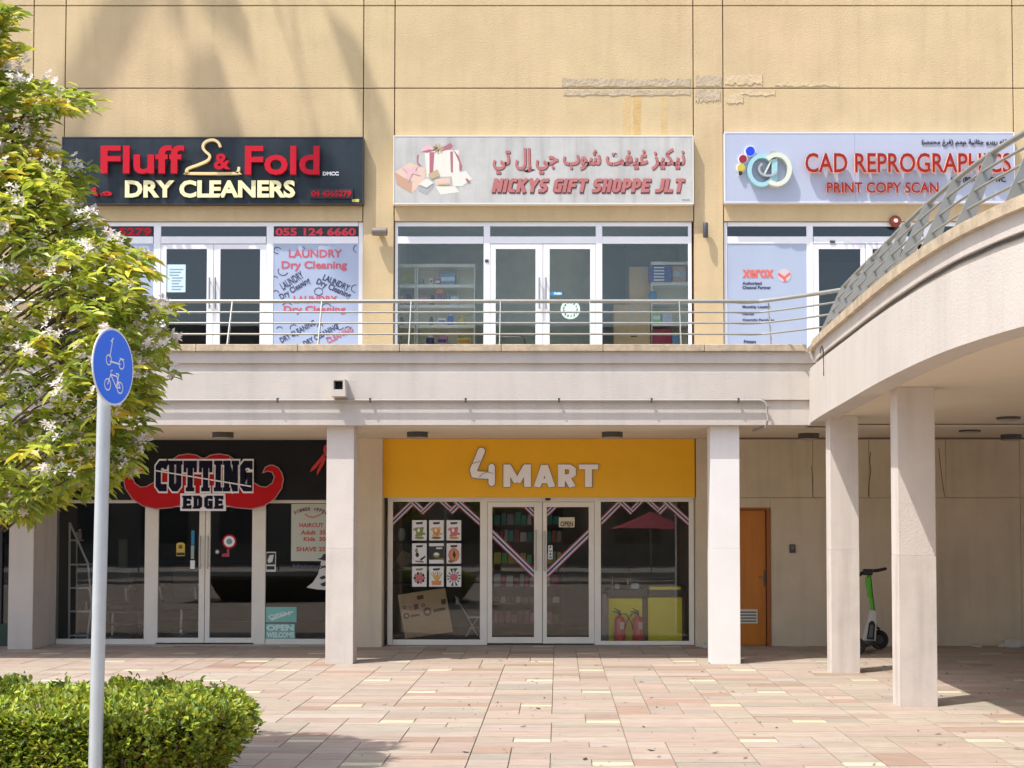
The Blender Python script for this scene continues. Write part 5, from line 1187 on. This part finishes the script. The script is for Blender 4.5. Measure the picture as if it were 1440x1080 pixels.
# ================================================================== wooden door, intercom, debris, left shop
wd = thing('wooden_door', 'orange-brown varnished wooden door with a white vent grille', 'door', (P(1062, 905, YW).x, YW, 0))
oak = M('orange varnish wood', (.50, .17, .018), .35, var=.12, vs=2.2, stretch=(6, 1, .7), bump=.05); oakd = M('darker door frame wood', (.30, .10, .02), .4, var=.1, stretch=(6, 1, .7))
x0, x1, z0, z1 = PR(1024, 714, 1084, 908, YW)
obj('leaf', MB().box(x0 + .05, P(1078, 800, YW).x - .005, YW + .06, YW + .10, .012, P(1060, 717.5, YW).z), oak, wd, bevel=.003)
zf1 = P(1060, 717, YW).z; xf = P(1078.5, 800, YW).x
obj('jamb', MB().box(xf, x1, YW - .015, YW + .14, .008, z1), oakd, wd, bevel=.004); obj('head', MB().box(x0, xf - .001, YW - .015, YW + .14, zf1, z1), oakd, wd, bevel=.004); obj('jamb', MB().box(x0, x0 + .045, YW - .015, YW + .14, .008, zf1 - .001), oakd, wd)
obj('dark_backing', MB().box(x0, x1, YW + .15, YW + .3, 0, z1), dark, wd)
gv = obj('vent_grille', MB().box(*PR(1036, 857, 1066, 877, YW)[:2], YW + .045, YW + .059, *PR(1036, 857, 1066, 877, YW)[2:]), M('grille white', (.62, .60, .52), .5), wd)
for k in range(4):
    a0, a1, b0, b1 = PR(1038, 860.2 + k * 4.2, 1064, 861.9 + k * 4.2, YW); obj('louvre', MB().box(a0, a1, YW + .040, YW + .0445, b0, b1), M('grille slot', (.10, .09, .07), .6), gv)
hx = P(1076, 812, YW + .04); obj('lock_plate', MB().box(hx.x - .02, hx.x + .015, YW + .052, YW + .0595, P(1076, 825, YW).z, P(1076, 802, YW).z), M('dark steel', (.12, .11, .1), .4, metal=.7), wd)
obj('handle', MB().tube([(hx.x, YW + .05, hx.z), (hx.x, YW, hx.z), (hx.x - .10, YW - .005, hx.z + .003)], .011, 8), M('chrome', ()), wd, smooth=True)
ic = thing('door_phone', 'small dark intercom on the wall right of the wooden door', 'intercom', (P(1114, 772, YW).x, YW, 1.45))
x0, x1, z0, z1 = PR(1110, 765.5, 1118, 777.5, YW); obj('body', MB().box(x0, x1, YW - .035, YW, z0, z1), darkgrey, ic, bevel=.006); obj('screen', MB().box(x0 + .02, x1 - .02, YW - .037, YW - .0355, z0 + .05, z1 - .015), M('grey screen', (.16, .16, .17), .2), ic)
rg = M('dirty white rag', (.55, .50, .44), .9, bump=.5, bs=30)
def lump(name, lab, cat, px0, px1, py, Y, h, m):
    a = P(px0, py, Y); b = P(px1, py, Y); mb = MB(); n = 16; rows_ = 6; vs = []
    for j in range(rows_):
        t = j / (rows_ - 1); rr = cos(t * pi / 2) ** .5
        for k in range(n):
            an = 2 * pi * k / n; w = 1 + .18 * sin(3 * an + j) + .1 * sin(5 * an)
            vs.append(((a.x + b.x) / 2 + (b.x - a.x) / 2 * rr * w * cos(an), Y + .10 * rr * w * sin(an), .006 + h * sin(t * pi / 2) * (1 + .2 * sin(2 * an + 1))))
    fs = [(j * n + k, j * n + (k + 1) % n, (j + 1) * n + (k + 1) % n, (j + 1) * n + k) for j in range(rows_ - 1) for k in range(n)] + [tuple(range((rows_ - 1) * n, rows_ * n))]
    mb.add(vs, fs); return tag(obj(name, mb, m, smooth=True), lab, cat)
lump('crumpled_cloth', 'crumpled off-white cloth on the floor at the foot of the right back wall', 'cloth', 1407, 1438, 910, 21.85, .10, rg)
lump('crumpled_paper', 'flat pale scrap on the floor left of the crumpled cloth', 'scrap', 1366, 1382, 911, 21.9, .035, rg)
lump('plastic_bag', 'small pale plastic bag by the pier right of the shop window', 'bag', 985, 998, 912, 21.75, .06, M('pale plastic', (.5, .52, .52), .4))
# dark shop left of the pier
lf = thing('shopfront', 'dark shop window at the far left edge behind the pier', 'shopfront', (P(-60, 905, 22).x, 22.0, 0))
a0 = P(12, 800, 21.6).x; lx = -12.5
obj('pane', MB().box(lx, a0 - .0, 22.0, 22.01, .35, 2.3), glass_dark, lf); obj('sill', MB().box(lx, a0, 21.97, 22.1, 0, .35), M('dark green plinth', (.02, .05, .03), .5), lf); obj('fascia_board', MB().box(lx, a0, 21.97, 22.1, 2.3, ZC), black_board, lf)
obj('mullion', MB().box(P(4, 800, 22).x - .04, P(4, 800, 22).x, 21.96, 22.05, .351, 2.299), dark, lf)
# ================================================================== scooter
sc = thing('electric_scooter', 'green and white electric scooter with black handlebar parked between two columns', 'scooter', (P(1228, 915, 21.3).x, 21.3, .01))
YS_ = 21.3; sq = lambda x, y, d=0: P(x, y, YS_ + d)
grn = M('lime green paint', (.10, .50, .02), .35); scw = M('scooter white', (.62, .60, .57), .4); blkp = M('scooter black', (.02, .02, .022), .45)
obj('handlebar', MB().tube([sq(1207, 810, -.05), sq(1212, 806), sq(1220, 803.5), sq(1235, 802), sq(1246, 799.5, .05)], [.022, .028, .026, .026, .022], 8), blkp, sc, smooth=True)
obj('display', MB().box(sq(1219, 806).x - .06, sq(1219, 806).x + .08, YS_ - .06, YS_ + .03, sq(1219, 806).z - .03, sq(1219, 800).z), blkp, sc, bevel=.015)
mb = MB(); mb.tube([sq(1222, 808), sq(1224.5, 835), sq(1228.5, 862)], [.034, .036, .034], 12); obj('stem', mb, grn, sc, smooth=True)
q = [(1216.5, 812), (1223, 810), (1225, 838), (1220, 840)]; obj('stem_pack', MB().prism([(sq(*a).x, sq(*a).z) for a in q], YS_ - .06, YS_ + .02), grn, sc, bevel=.012)
obj('brake_cable', MB().tube([sq(1224, 806, -.04), sq(1226.5, 830, -.05), sq(1230, 862, -.05)], .007, 6), blkp, sc)
q = [(1224, 858), (1231, 858.5), (1231.5, 880), (1230, 902), (1213, 901), (1218, 880)]; fb = obj('fork_body', MB().prism([(sq(*a).x, sq(*a).z) for a in q], YS_ - .08, YS_ + .08), scw, sc, bevel=.02)
q = [(1220, 876), (1223, 872.5), (1227, 873), (1229, 878), (1227.5, 899), (1217, 898)]; obj('dark_inset', MB().prism([(sq(*a).x, sq(*a).z) for a in q], YS_ - .095, YS_ - .075), blkp, sc, bevel=.006)
obj('grey_plate', MB().prism([(sq(*a).x, sq(*a).z) for a in ((1222, 878), (1226, 878), (1225, 896), (1219, 896))], YS_ - .10, YS_ - .094), M('grey rubber', (.14, .14, .14), .6), fb)
def wheel(cx, cy, cz, r, ang, w=.05):
    mb = MB().lathe([(r * .55, -w * .4), (r * .9, -w / 2), (r, -w * .25), (r, w * .25), (r * .9, w / 2), (r * .55, w * .4)], (0, 0, 0), 28, axis='x')
    mb.xf(Matrix.Translation((cx, cy, cz)) @ Matrix.Rotation(ang, 4, 'Z')); o = obj('wheel', mb, M('tyre rubber', (.016, .016, .017), .7), sc, smooth=True)
    mb = MB().lathe([(r * .5, -w * .45), (r * .5, w * .45)], (0, 0, 0), 14, axis='x'); mb.xf(Matrix.Translation((cx, cy, cz)) @ Matrix.Rotation(ang, 4, 'Z')); obj('hub', mb, M('hub grey', (.10, .10, .10), .4), o)
wc = sq(1236, 893, .14); wheel(wc.x, wc.y, .150, .145, 1.0)
wc2 = sq(1206, 905, -.75); wheel(wc2.x, wc2.y, .125, .12, 1.0)
mb = MB(); a = Vector((sq(1224, 905).x, YS_, .10)); b = Vector((wc2.x + .08, wc2.y + .1, .10)); d = (b - a).normalized(); n = Vector((-d.y, d.x, 0)) * .075
mb.add([a - n, a + n, b + n, b - n] + [v + Vector((0, 0, .05)) for v in (a - n, a + n, b + n, b - n)], [(0, 1, 2, 3), (7, 6, 5, 4), (0, 1, 5, 4), (1, 2, 6, 5), (2, 3, 7, 6), (3, 0, 4, 7)]); obj('deck', mb, blkp, sc)
obj('kickstand', MB().tube([(a.x + .05, a.y + .05, .10), (a.x + .16, a.y + .02, .008)], .010, 6), M('dark steel', ()), sc)
mb = MB(); mb.tube([(wc.x, wc.y - .02, .31), (wc.x - .05, wc.y - .05, .34), (sq(1228, 868).x, YS_, sq(1228, 868).z)], .022, 8); obj('mudguard', mb, blkp, sc)

# ================================================================== pole and cycle sign
YP = 8.70
base = P(134, 1080, YP); top = P(146.5, 560, YP)
pdir = (top - base) / (top.z - base.z)
pb0 = base - pdir * base.z
pole = thing('sign_pole', 'pale grey metal pole rising from the hedge with a round blue sign', 'sign pole', (pb0.x, pb0.y, 0))
ptop = pb0 + pdir * P(146, 470, YP).z
obj('tube', MB().tube([pb0, ptop], .0415, 28), galv, pole, smooth=True)
obj('cap', MB().lathe([(.046, 0), (.04, .02), (.01, .028)], tuple(ptop), 20), galv, pole)
th = radians(77); nrm = Vector((sin(th), -cos(th), 0)); hor = Vector((cos(th), sin(th), 0)); upv = Vector((0, 0, 1))
cS = P(159.5, 516, YP - .045); RS = .2365
fr = Matrix(((hor.x, nrm.x, 0, cS.x), (hor.y, nrm.y, 0, cS.y), (0, 0, 1, cS.z), (0, 0, 0, 1)))   # local x = across, y = out, z = up
def onsign(mb): return mb.xf(fr)
def disc(r, y0, y1): return MB().lathe([(r, -y0), (r, -y1)], (0, 0, 0), 56, axis='y')
sg = thing('cycle_sign', 'round blue sign with a white scooter and bicycle on the grey pole', 'road sign', tuple(cS))
obj('plate', onsign(disc(RS, -.006, 0)), M('sign rim white', (.74, .76, .78), .4), sg)
obj('face', onsign(disc(RS * .945, .0005, .002)), M('sign blue', (.001, .16, .90), .35), sg)
wp = M('sign white', (.78, .82, .84), .4)
def sgline(pts, t, closed=False, z=.0022):
    mb = MB(); q = ribbon([Vector(p) for p in pts], t, closed)
    for i, r in enumerate(q): mb.add([(v.x, z + i * .00002, v.y) for v in r], [(0, 1, 2, 3)])
    obj('symbol', onsign(mb), wp, sg)
U = RS / 54.0
def sp(*pts): return [((x - 270) / 540 * 100 / 27.5 * RS, -(y - 407) / 1080 * 200 / 54 * RS) for x, y in pts]
def circ(x, y, r, n=26):
    c = sp((x, y))[0]; return [(c[0] + r * cos(2 * pi * k / n), c[1] + r * sin(2 * pi * k / n)) for k in range(n)]
sgline(circ(233, 362, .030), .008, True, .0030); sgline(circ(325, 375, .030), .008, True, .0031); sgline(sp((240, 370), (318, 378)), .010, z=.0032); sgline(sp((240, 340), (258, 212)), .009, z=.0033); sgline(sp((246, 222), (266, 190)), .009, z=.0034); sgline(sp((310, 330), (345, 336)), .006, z=.0035)
sgline(circ(226, 547, .034), .008, True, .0030); sgline(circ(316, 557, .034), .008, True, .0031); sgline(sp((226, 547), (248, 468), (292, 474), (316, 557), (290, 560), (248, 468)), .009, z=.0032); sgline(sp((290, 560), (306, 455)), .011, z=.0034); sgline(sp((285, 452), (308, 458)), .009, z=.0036); sgline(sp((248, 468), (248, 440), (262, 434)), .007, z=.0038)
for dz in (-.1, .1):
    zc_ = cS.z + dz; pc = pb0 + pdir * zc_
    obj('clamp', MB().lathe([(.050, -.014), (.050, .014)], tuple(pc), 20), galv, sg)

# ================================================================== vegetation
import numpy as np
rng = np.random.default_rng(5)
def leafshape(L, W, bend=.18, fold=.25):
    return np.array([(0, 0, 0), (L * .3, -W / 2, fold * W), (L * .3, W / 2, fold * W), (L * .35, 0, 0), (L * .72, -W * .38, fold * W - bend * L * .4), (L * .72, W * .38, fold * W - bend * L * .4), (L * .7, 0, -bend * L * .4), (L, 0, -bend * L)], float)
LF = [(0, 1, 3), (0, 3, 2), (1, 4, 6, 3), (3, 6, 5, 2), (4, 7, 6), (6, 7, 5)]
def orient(d, roll):
    d = d / np.linalg.norm(d); s = np.cross(d, (0, 0, 1.0)); n = np.linalg.norm(s); s = s / n if n > .05 else np.array((1., 0, 0)); u = np.cross(s, d)
    c, k = math.cos(roll), math.sin(roll); return np.array([d, s * c + u * k, -s * k + u * c])
def grow(leaves, shape, fcs):
    V = []; Fs = []; o = 0; n = len(shape)
    for p, Rm, s in leaves: V.append(shape * s @ Rm + p); Fs.extend(tuple(i + o for i in f) for f in fcs); o += n
    mb = MB(); mb.v = [tuple(v) for v in np.concatenate(V)]; mb.f = Fs; mb.m = [0] * len(Fs); return mb
def quick(name, mb, mat, parent):
    off = wloc(parent); me = bpy.data.meshes.new(name); a = np.array(mb.v) - np.array(off); me.from_pydata(a.tolist(), [], mb.f); me.materials.append(mat); me.update()
    o = bpy.data.objects.new(name, me); COL.objects.link(o); o.parent = parent; return o
leafm = M('glossy leaf', (.40, .46, .06), .42, isl=.35, transl=.45, spec=.45); leafy = M('yellow leaf', (.66, .56, .06), .5, isl=.25, transl=.35); leafd = M('deep green leaf', (.24, .32, .05), .4, isl=.35, transl=.3)
bark = M('grey bark', (.13, .10, .075), .9, var=.2, vs=12, bump=.5, bs=30)
# right-hand outline of the crown as the viewer sees it: height -> reach
prof = [(15, 28), (40, 12), (60, 8), (80, 30), (95, 12), (110, 30), (125, 75), (140, 148), (155, 120), (172, 70), (190, 55), (205, 58), (225, 88), (250, 120), (270, 118), (300, 130), (330, 155), (350, 200), (370, 222), (400, 228), (440, 240), (470, 246), (500, 236), (520, 246), (545, 230), (575, 222), (610, 208), (640, 192), (662, 185), (690, 140), (706, 100), (722, 40), (740, 20)]
def reach(y):
    for (a, ra), (b, rb) in zip(prof, prof[1:]):
        if a <= y <= b: return ra + (rb - ra) * (y - a) / (b - a)
    return 0
tz = Vector((-5.35, 10.45, 0))
tree = thing('flowering_tree', 'bushy flowering tree with yellow-green leaves and white blossoms at the left edge', 'tree', tuple(tz))
tips = []
LX0 = -330
for k in range(2300):
    y = rng.uniform(12, 728); rx = reach(y)
    x = rx - abs(rng.normal(0, .45)) * (rx - LX0) * .6 if rng.random() < .8 else rng.uniform(LX0, rx)
    if x < LX0: continue
    x += rng.normal(-14, 9)
    Yt = 10.4 + rng.uniform(-1, 1) * (1.0 if y > 230 else .6) * min(1, .25 + (rx - x) / 120)
    # hollows in the mass of leaves
    h = math.sin(x * .031 + 1.3) * math.sin(y * .027 + .4) + .5 * math.sin(x * .07 + y * .05)
    if h < -.55 and rng.random() < .6: continue
    if y < 230 and rng.random() < .1: continue
    p = P(x, y, Yt); tips.append((np.array(p), (x, y)))
big = leafshape(.13, .044, .16, .25); leaves = []; yl = []; dk = []; flowers = []
for p, (x, y) in tips:
    out = np.array((p[0] - tz.x, (p[1] - tz.y) * .9, (p[2] - 3.9) * .45)); out /= np.linalg.norm(out) + 1e-6
    n = rng.integers(6, 10); a0 = rng.uniform(0, 6.28); kind = rng.random()
    for j in range(n):
        a = a0 + j * 2.4; e = rng.uniform(-.35, .55)
        d = np.array((math.cos(a) * math.cos(e), math.sin(a) * math.cos(e), math.sin(e) - .12)) + out * .55
        s = rng.uniform(.5, 1.3); lf = (p + rng.normal(0, .018, 3), orient(d, rng.uniform(-.6, .6)), s)
        (yl if kind < .08 else dk if kind > .70 else leaves).append(lf)
    if rng.random() < .22: flowers.append(p + out * .04 + np.array((0, -.05, .03)))
vis_l = sorted(range(len(leaves)), key=lambda i: leaves[i][0][1])
front = [i for i in vis_l if leaves[i][0][0] > -.385 * leaves[i][0][1]][:1400]
rng.shuffle(front); front = set(front[:300])
me = bpy.data.meshes.new('leaf'); me.from_pydata(big.tolist(), [], LF); me.materials.append(leafm); me.polygons.foreach_set('use_smooth', [True] * len(me.polygons))
for i in front:
    p, Rm, s = leaves[i]; o = bpy.data.objects.new('leaf', me); o.parent = tree
    m = Matrix([[Rm[c][r] * s for c in range(3)] + [p[r] - tz[r]] for r in range(3)] + [[0, 0, 0, 1]]); o.matrix_local = m; COL.objects.link(o)
stuff(quick('foliage', grow([l for i, l in enumerate(leaves) if i not in front], big, LF), leafm, tree))
stuff(quick('yellow_foliage', grow(yl, big, LF), leafy, tree)); stuff(quick('dark_foliage', grow(dk, big, LF), leafd, tree))
# blossoms: loose heads of five-petalled white flowers
petal = np.array([(0, 0, 0), (.022, -.013, .008), (.022, .013, .008), (.042, 0, .002)]); PF = [(0, 1, 3, 2)]
blm = M('white pink petal', (.80, .74, .73), .6, transl=.3, isl=.12); bl = []
for p in flowers:
    one = []
    for q in range(rng.integers(3, 8)):
        c = p + rng.normal(0, .035, 3); ax = rng.uniform(-1, 1, 3) + np.array((0, -1.2, .6)); ax /= np.linalg.norm(ax)
        s1 = np.cross(ax, (0, 0, 1)); s1 /= np.linalg.norm(s1); s2 = np.cross(ax, s1)
        for k in range(5):
            a = k * 1.2566 + q; d = s1 * math.cos(a) + s2 * math.sin(a) + ax * .35; one.append((c, orient(d, rng.uniform(-.3, .3)), rng.uniform(.8, 1.15)))
    bl.append((p, one))
bl.sort(key=lambda t: t[0][1])
for p, one in bl[:300]: quick('blossom', grow(one, petal, PF), blm, tree)
if len(bl) > 300: stuff(quick('blossoms', grow([l for _, o_ in bl[300:] for l in o_], petal, PF), blm, tree))
# trunk and limbs reaching the tips
mb = MB(); mb.tube([tz, tz + Vector((.05, 0, .8)), tz + Vector((.0, .05, 1.7)), tz + Vector((.1, 0, 2.4))], [.13, .11, .10, .085], 12); obj('trunk', mb, bark, tree, smooth=True)
tw = MB()
for i in range(9):
    y = 60 + i * 78 + RND.uniform(-15, 15); rx = reach(y) - 30; e = P(rx, y, 10.4 + RND.uniform(-.4, .4)); s = tz + Vector((.05, 0, min(2.3, 1.3 + .2 * i)))
    s = tz + Vector((.05, 0, 2.3 - i * .1)); mid = s.lerp(e, .5) + Vector((RND.uniform(-.1, .1), RND.uniform(-.2, .2), .25 if e.z > 2.4 else .5))
    mb = MB(); mb.tube([s, s.lerp(mid, .5) + Vector((0, 0, .08)), mid, mid.lerp(e, .5), e], [.05, .04, .028, .018, .007], 7); obj('branch', mb, bark, tree, smooth=True)
idx = rng.permutation(len(tips))[:260]
for i in idx:
    p, (x, y) = tips[i]; p = Vector(p); c = p.lerp(Vector((tz.x + .4, tz.y, p.z - .4)), .28) + Vector((0, 0, -.12)); tw.tube([c, c.lerp(p, .5) + Vector((0, 0, .03)), p], [.010, .007, .004], 4)
stuff(quick('twigs', tw, bark, tree))

# hedge: clipped box of small leaves with a rounded end
HX1, HY0, HY1, HH = -2.05, 8.75, 10.32, .70
hedge = thing('hedge', 'clipped low green hedge with a rounded right end at the bottom left', 'hedge', (-4.2, 9.5, 0))
core = MB()
def hsec(t):   # footprint half width shrinks towards the rounded end
    return t
pts = []
n = 22
foot = [(-8.5, HY0 + .12), (HX1 - .9, HY0 + .12)] + [(HX1 - .78 + .66 * sin(a), (HY0 + HY1) / 2 - .66 * cos(a)) for a in np.linspace(0, pi, 12)] + [(HX1 - .9, HY1 - .12), (-8.5, HY1 - .12)]
vs = []; lv = (0.0, .25, HH - .14, HH - .06); sc_ = (.62, .80, .97, .90)
cxm, cym = -5, (HY0 + HY1) / 2
for z, s in zip(lv, sc_):
    for x, y in foot: vs.append((cxm + (x - cxm) * (1 - (1 - s) * .25), cym + (y - cym) * s, z))
m_ = len(foot); fs = [(j * m_ + k, j * m_ + (k + 1) % m_, (j + 1) * m_ + (k + 1) % m_, (j + 1) * m_ + k) for j in range(3) for k in range(m_)] + [tuple(range(3 * m_, 4 * m_))]
core.add(vs, fs); obj('inner_twigs', core, M('hedge inside', (.035, .03, .014), .95, var=.4, vs=30), hedge)
sm = leafshape(.036, .020, .12, .2); SF = [(0, 1, 3), (0, 3, 2), (1, 4, 6, 3), (3, 6, 5, 2), (4, 7, 6), (6, 7, 5)]
L1 = []; L2 = []; L3 = []
tw2 = MB()
for k in range(240):
    a = rng.uniform(0, pi); x0_, y0_ = (HX1 - .95 + .3 * sin(a), cym - .3 * cos(a)) if k % 3 == 0 else (rng.uniform(-4.4, HX1 - .7), HY0 + .25)
    e_ = Vector((x0_ + rng.uniform(-.1, .35 if k % 3 == 0 else .1), y0_ - rng.uniform(.1, .26), rng.uniform(.25, .76))); s_ = Vector((x0_, y0_, .02)); tw2.tube([s_, s_.lerp(e_, .6) + Vector((0, .03, 0)), e_], [.009, .006, .003], 4)
stuff(quick('twigs', tw2, bark, hedge))
def hedge_leaf(p, nr, brown=0):
    d = np.array(nr) * .9 + rng.normal(0, .65, 3) + np.array((0, 0, .35)); lf = (np.array(p), orient(d, rng.uniform(-.9, .9)), rng.uniform(.55, 1.6))
    r = rng.random(); (L3 if r < brown + .01 else L2 if r > .66 else L1).append(lf)
def bumpy(x, y, z): return .035 * math.sin(x * 7 + z * 5) * math.sin(y * 6 + 1) + .03 * math.sin(x * 17 + y * 11 + z * 13)
for k in range(52000):
    r = rng.random()
    if r < .47:      # top
        x = rng.uniform(-4.6, HX1); y = rng.uniform(HY0, HY1); dx = x - (HX1 - .78)
        if dx > 0 and dx * dx + (y - cym) ** 2 > .79 ** 2: continue
        ed = max(0, abs(y - cym) - .55) * .35 + max(0, dx - .4) * .35
        z = HH - ed * .8 + bumpy(x, y, 0) + rng.uniform(-.07, .03) + (rng.random() < .03) * rng.uniform(0, .07); hedge_leaf((x, y, z), (0, 0, 1))
    elif r < .82:    # front
        x = rng.uniform(-4.4, HX1 - .7); z = rng.uniform(.05, HH - .02); hedge_leaf((x, HY0 + .02 + bumpy(x, 0, z) + rng.uniform(-.03, .09) + max(0, z - .6) * .3, z), (0, -1, .2), .22 * max(0, 1 - z / .4))
    else:            # rounded end
        a = rng.uniform(0, pi); z = rng.uniform(.04, HH - .03); rr = .76 - max(0, z - .55) * .4 - max(0, .5 - z) * .75 + bumpy(a * 2, 0, z) + rng.uniform(-.08, .03); hedge_leaf((HX1 - .78 + rr * sin(a), cym - rr * cos(a), z), (sin(a), -cos(a), .2), .35 * max(0, 1 - z / .45))
hl = M('hedge leaf', (.34, .40, .04), .45, isl=.4, transl=.3); hd = M('dark hedge leaf', (.15, .22, .03), .45, isl=.3, transl=.2); hb2 = M('brown hedge leaf', (.24, .13, .06), .7, isl=.3)
stuff(quick('foliage', grow(L1, sm, SF), hl, hedge)); stuff(quick('dark_foliage', grow(L2, sm, SF), hd, hedge))
if L3: stuff(quick('brown_foliage', grow(L3, sm, SF), hb2, hedge))
bed = obj('planting_bed', MB().box(-9, HX1 - .15, HY0 - .1, HY1 + .0, .002, .03), M('brown soil', (.06, .04, .025), .95, var=.3, bump=.6)); struct(bed)

# palm outside the frame, whose fronds shade the wall
pc = Vector((-10.3, 18.45, 24.3))
palm = thing('palm_tree', 'tall leaning palm left of the frame that throws frond shadows on the ochre wall', 'palm tree', (pc.x - 5, 17.6, 0))
obj('trunk', MB().tube([(pc.x - 5, 17.6, 0), (pc.x - 4.9, 17.7, 9), (pc.x - 4.3, 17.9, 15), (pc.x - 2.8, 18.2, 20), tuple(pc)], [.26, .2, .17, .15, .13], 12), bark, palm, smooth=True)
pm = M('palm frond', (.07, .11, .03), .6, transl=.15)
for k in range(13):
    a = k * 2.39996 + .5; el = .7 - 1.8 * (k / 13); L = 1.35 + .3 * sin(k * 2.1); mb = MB(); prev = pc.copy(); pts = [prev.copy()]; e = el
    for j in range(5):
        prev = prev + Vector((cos(a) * cos(e), sin(a) * cos(e), sin(e))) * (L / 5); pts.append(prev.copy()); e -= .17
    mb.tube(pts, [.03, .028, .025, .022, .018, .014], 5)
    side = Vector((-sin(a), cos(a), 0)); d = (pts[-1] - pts[-2]).normalized(); nn = side.cross(d).normalized()
    for j in range(17):
        f = (j - 8) / 8; q = (d * cos(f * .6) + side * sin(f * .6)).normalized(); l = .85 * (1 - .25 * abs(f)); w = nn.cross(q).normalized() * .035
        m1 = prev + q * l * .6 + Vector((0, 0, -.06)); m2 = prev + q * l + Vector((0, 0, -.5 - .15 * RND.random()))
        mb.add([prev, m1 - w, m1 + w, m2], [(0, 1, 2), (1, 3, 2)])
    obj('frond', mb, pm, palm)

# ================================================================== street behind the viewer, seen only as reflections in the glass
road = struct(obj('road', MB().box(-60, 60, -14, -1.6, -.027, -.018), M('asphalt', (.05, .05, .052), .9, var=.2, vs=6)))
kb = struct(obj('kerb', MB().box(-60, 60, -1.6, -1.4, -.027, .10), M('kerb concrete', (.35, .33, .30), .85)))
ob = thing('opposite_building', 'shaded building across the street, mirrored in the shop glass', 'building', (0, -24, 0))
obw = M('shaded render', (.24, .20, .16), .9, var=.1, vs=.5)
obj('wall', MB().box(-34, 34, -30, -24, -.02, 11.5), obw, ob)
wm = M('far window', (.03, .035, .04), .2)
wmesh = None
for ix in range(-8, 9):
    for iz in range(3):
        if wmesh is None:
            w0 = obj('window', MB().box(-1.1, 1.1, -.05, .05, 0, 2.0), wm); w0.parent = ob; w0.location = (ix * 3.8, .02, 1.0 + iz * 3.6); wmesh = w0
        else:
            w = wmesh.copy(); COL.objects.link(w); w.parent = ob; w.location = (ix * 3.8, .02, 1.0 + iz * 3.6)
def simple_tree(x, y, lab, sd):
    r_ = np.random.default_rng(sd); t = thing('street_tree', lab, 'tree', (x, y, 0), 'trees across the street'); obj('trunk', MB().tube([(x, y, 0), (x + .1, y, 1.6), (x, y, 3)], [.16, .13, .10], 8), bark, t)
    L = []
    for k in range(2600):
        v = r_.normal(0, 1, 3); v /= np.linalg.norm(v); rr = r_.uniform(.5, 1) ** .5 * (1.9 + .35 * math.sin(v[0] * 5 + sd) * math.sin(v[2] * 6)); L.append((np.array((x, y, 4.0)) + v * rr * np.array((1.1, 1, .85)), orient(v + r_.normal(0, .6, 3), 0), r_.uniform(1.5, 2.6)))
    stuff(quick('crown', grow(L, big, LF), leafd, t))
for i, (x, y, lab) in enumerate(((-9, -13.5, 'round leafy tree across the street on the left'), (-2.5, -15, 'round leafy tree across the street left of the middle'), (7.5, -14, 'round leafy tree across the street on the right'))): simple_tree(x, y, lab, i + 3)
fc_ = thing('street_fence', 'low grey railing along the far side of the street', 'fence', (0, -14.4, 0))
for z in (.35, .7, 1.05): obj('rail', MB().box(-30, 30, -14.42, -14.38, z, z + .04), steel, fc_)
for k in range(-10, 11): obj('post', MB().box(k * 2.9 - .025, k * 2.9 + .025, -14.37, -14.32, 0, 1.12), steel, fc_)
par = thing('parasol', 'red garden parasol across the street, mirrored in the right shop window', 'parasol', (3.3, -6.5, 0))
obj('pole', MB().tube([(3.3, -6.5, 0), (3.3, -6.5, 2.3)], .025, 8), galv, par); obj('canopy', MB().lathe([(1.45, 1.75), (.8, 2.0), (.05, 2.35)], (3.3, -6.5, 0), 8), M('red canvas', (.42, .03, .06), .8), par)
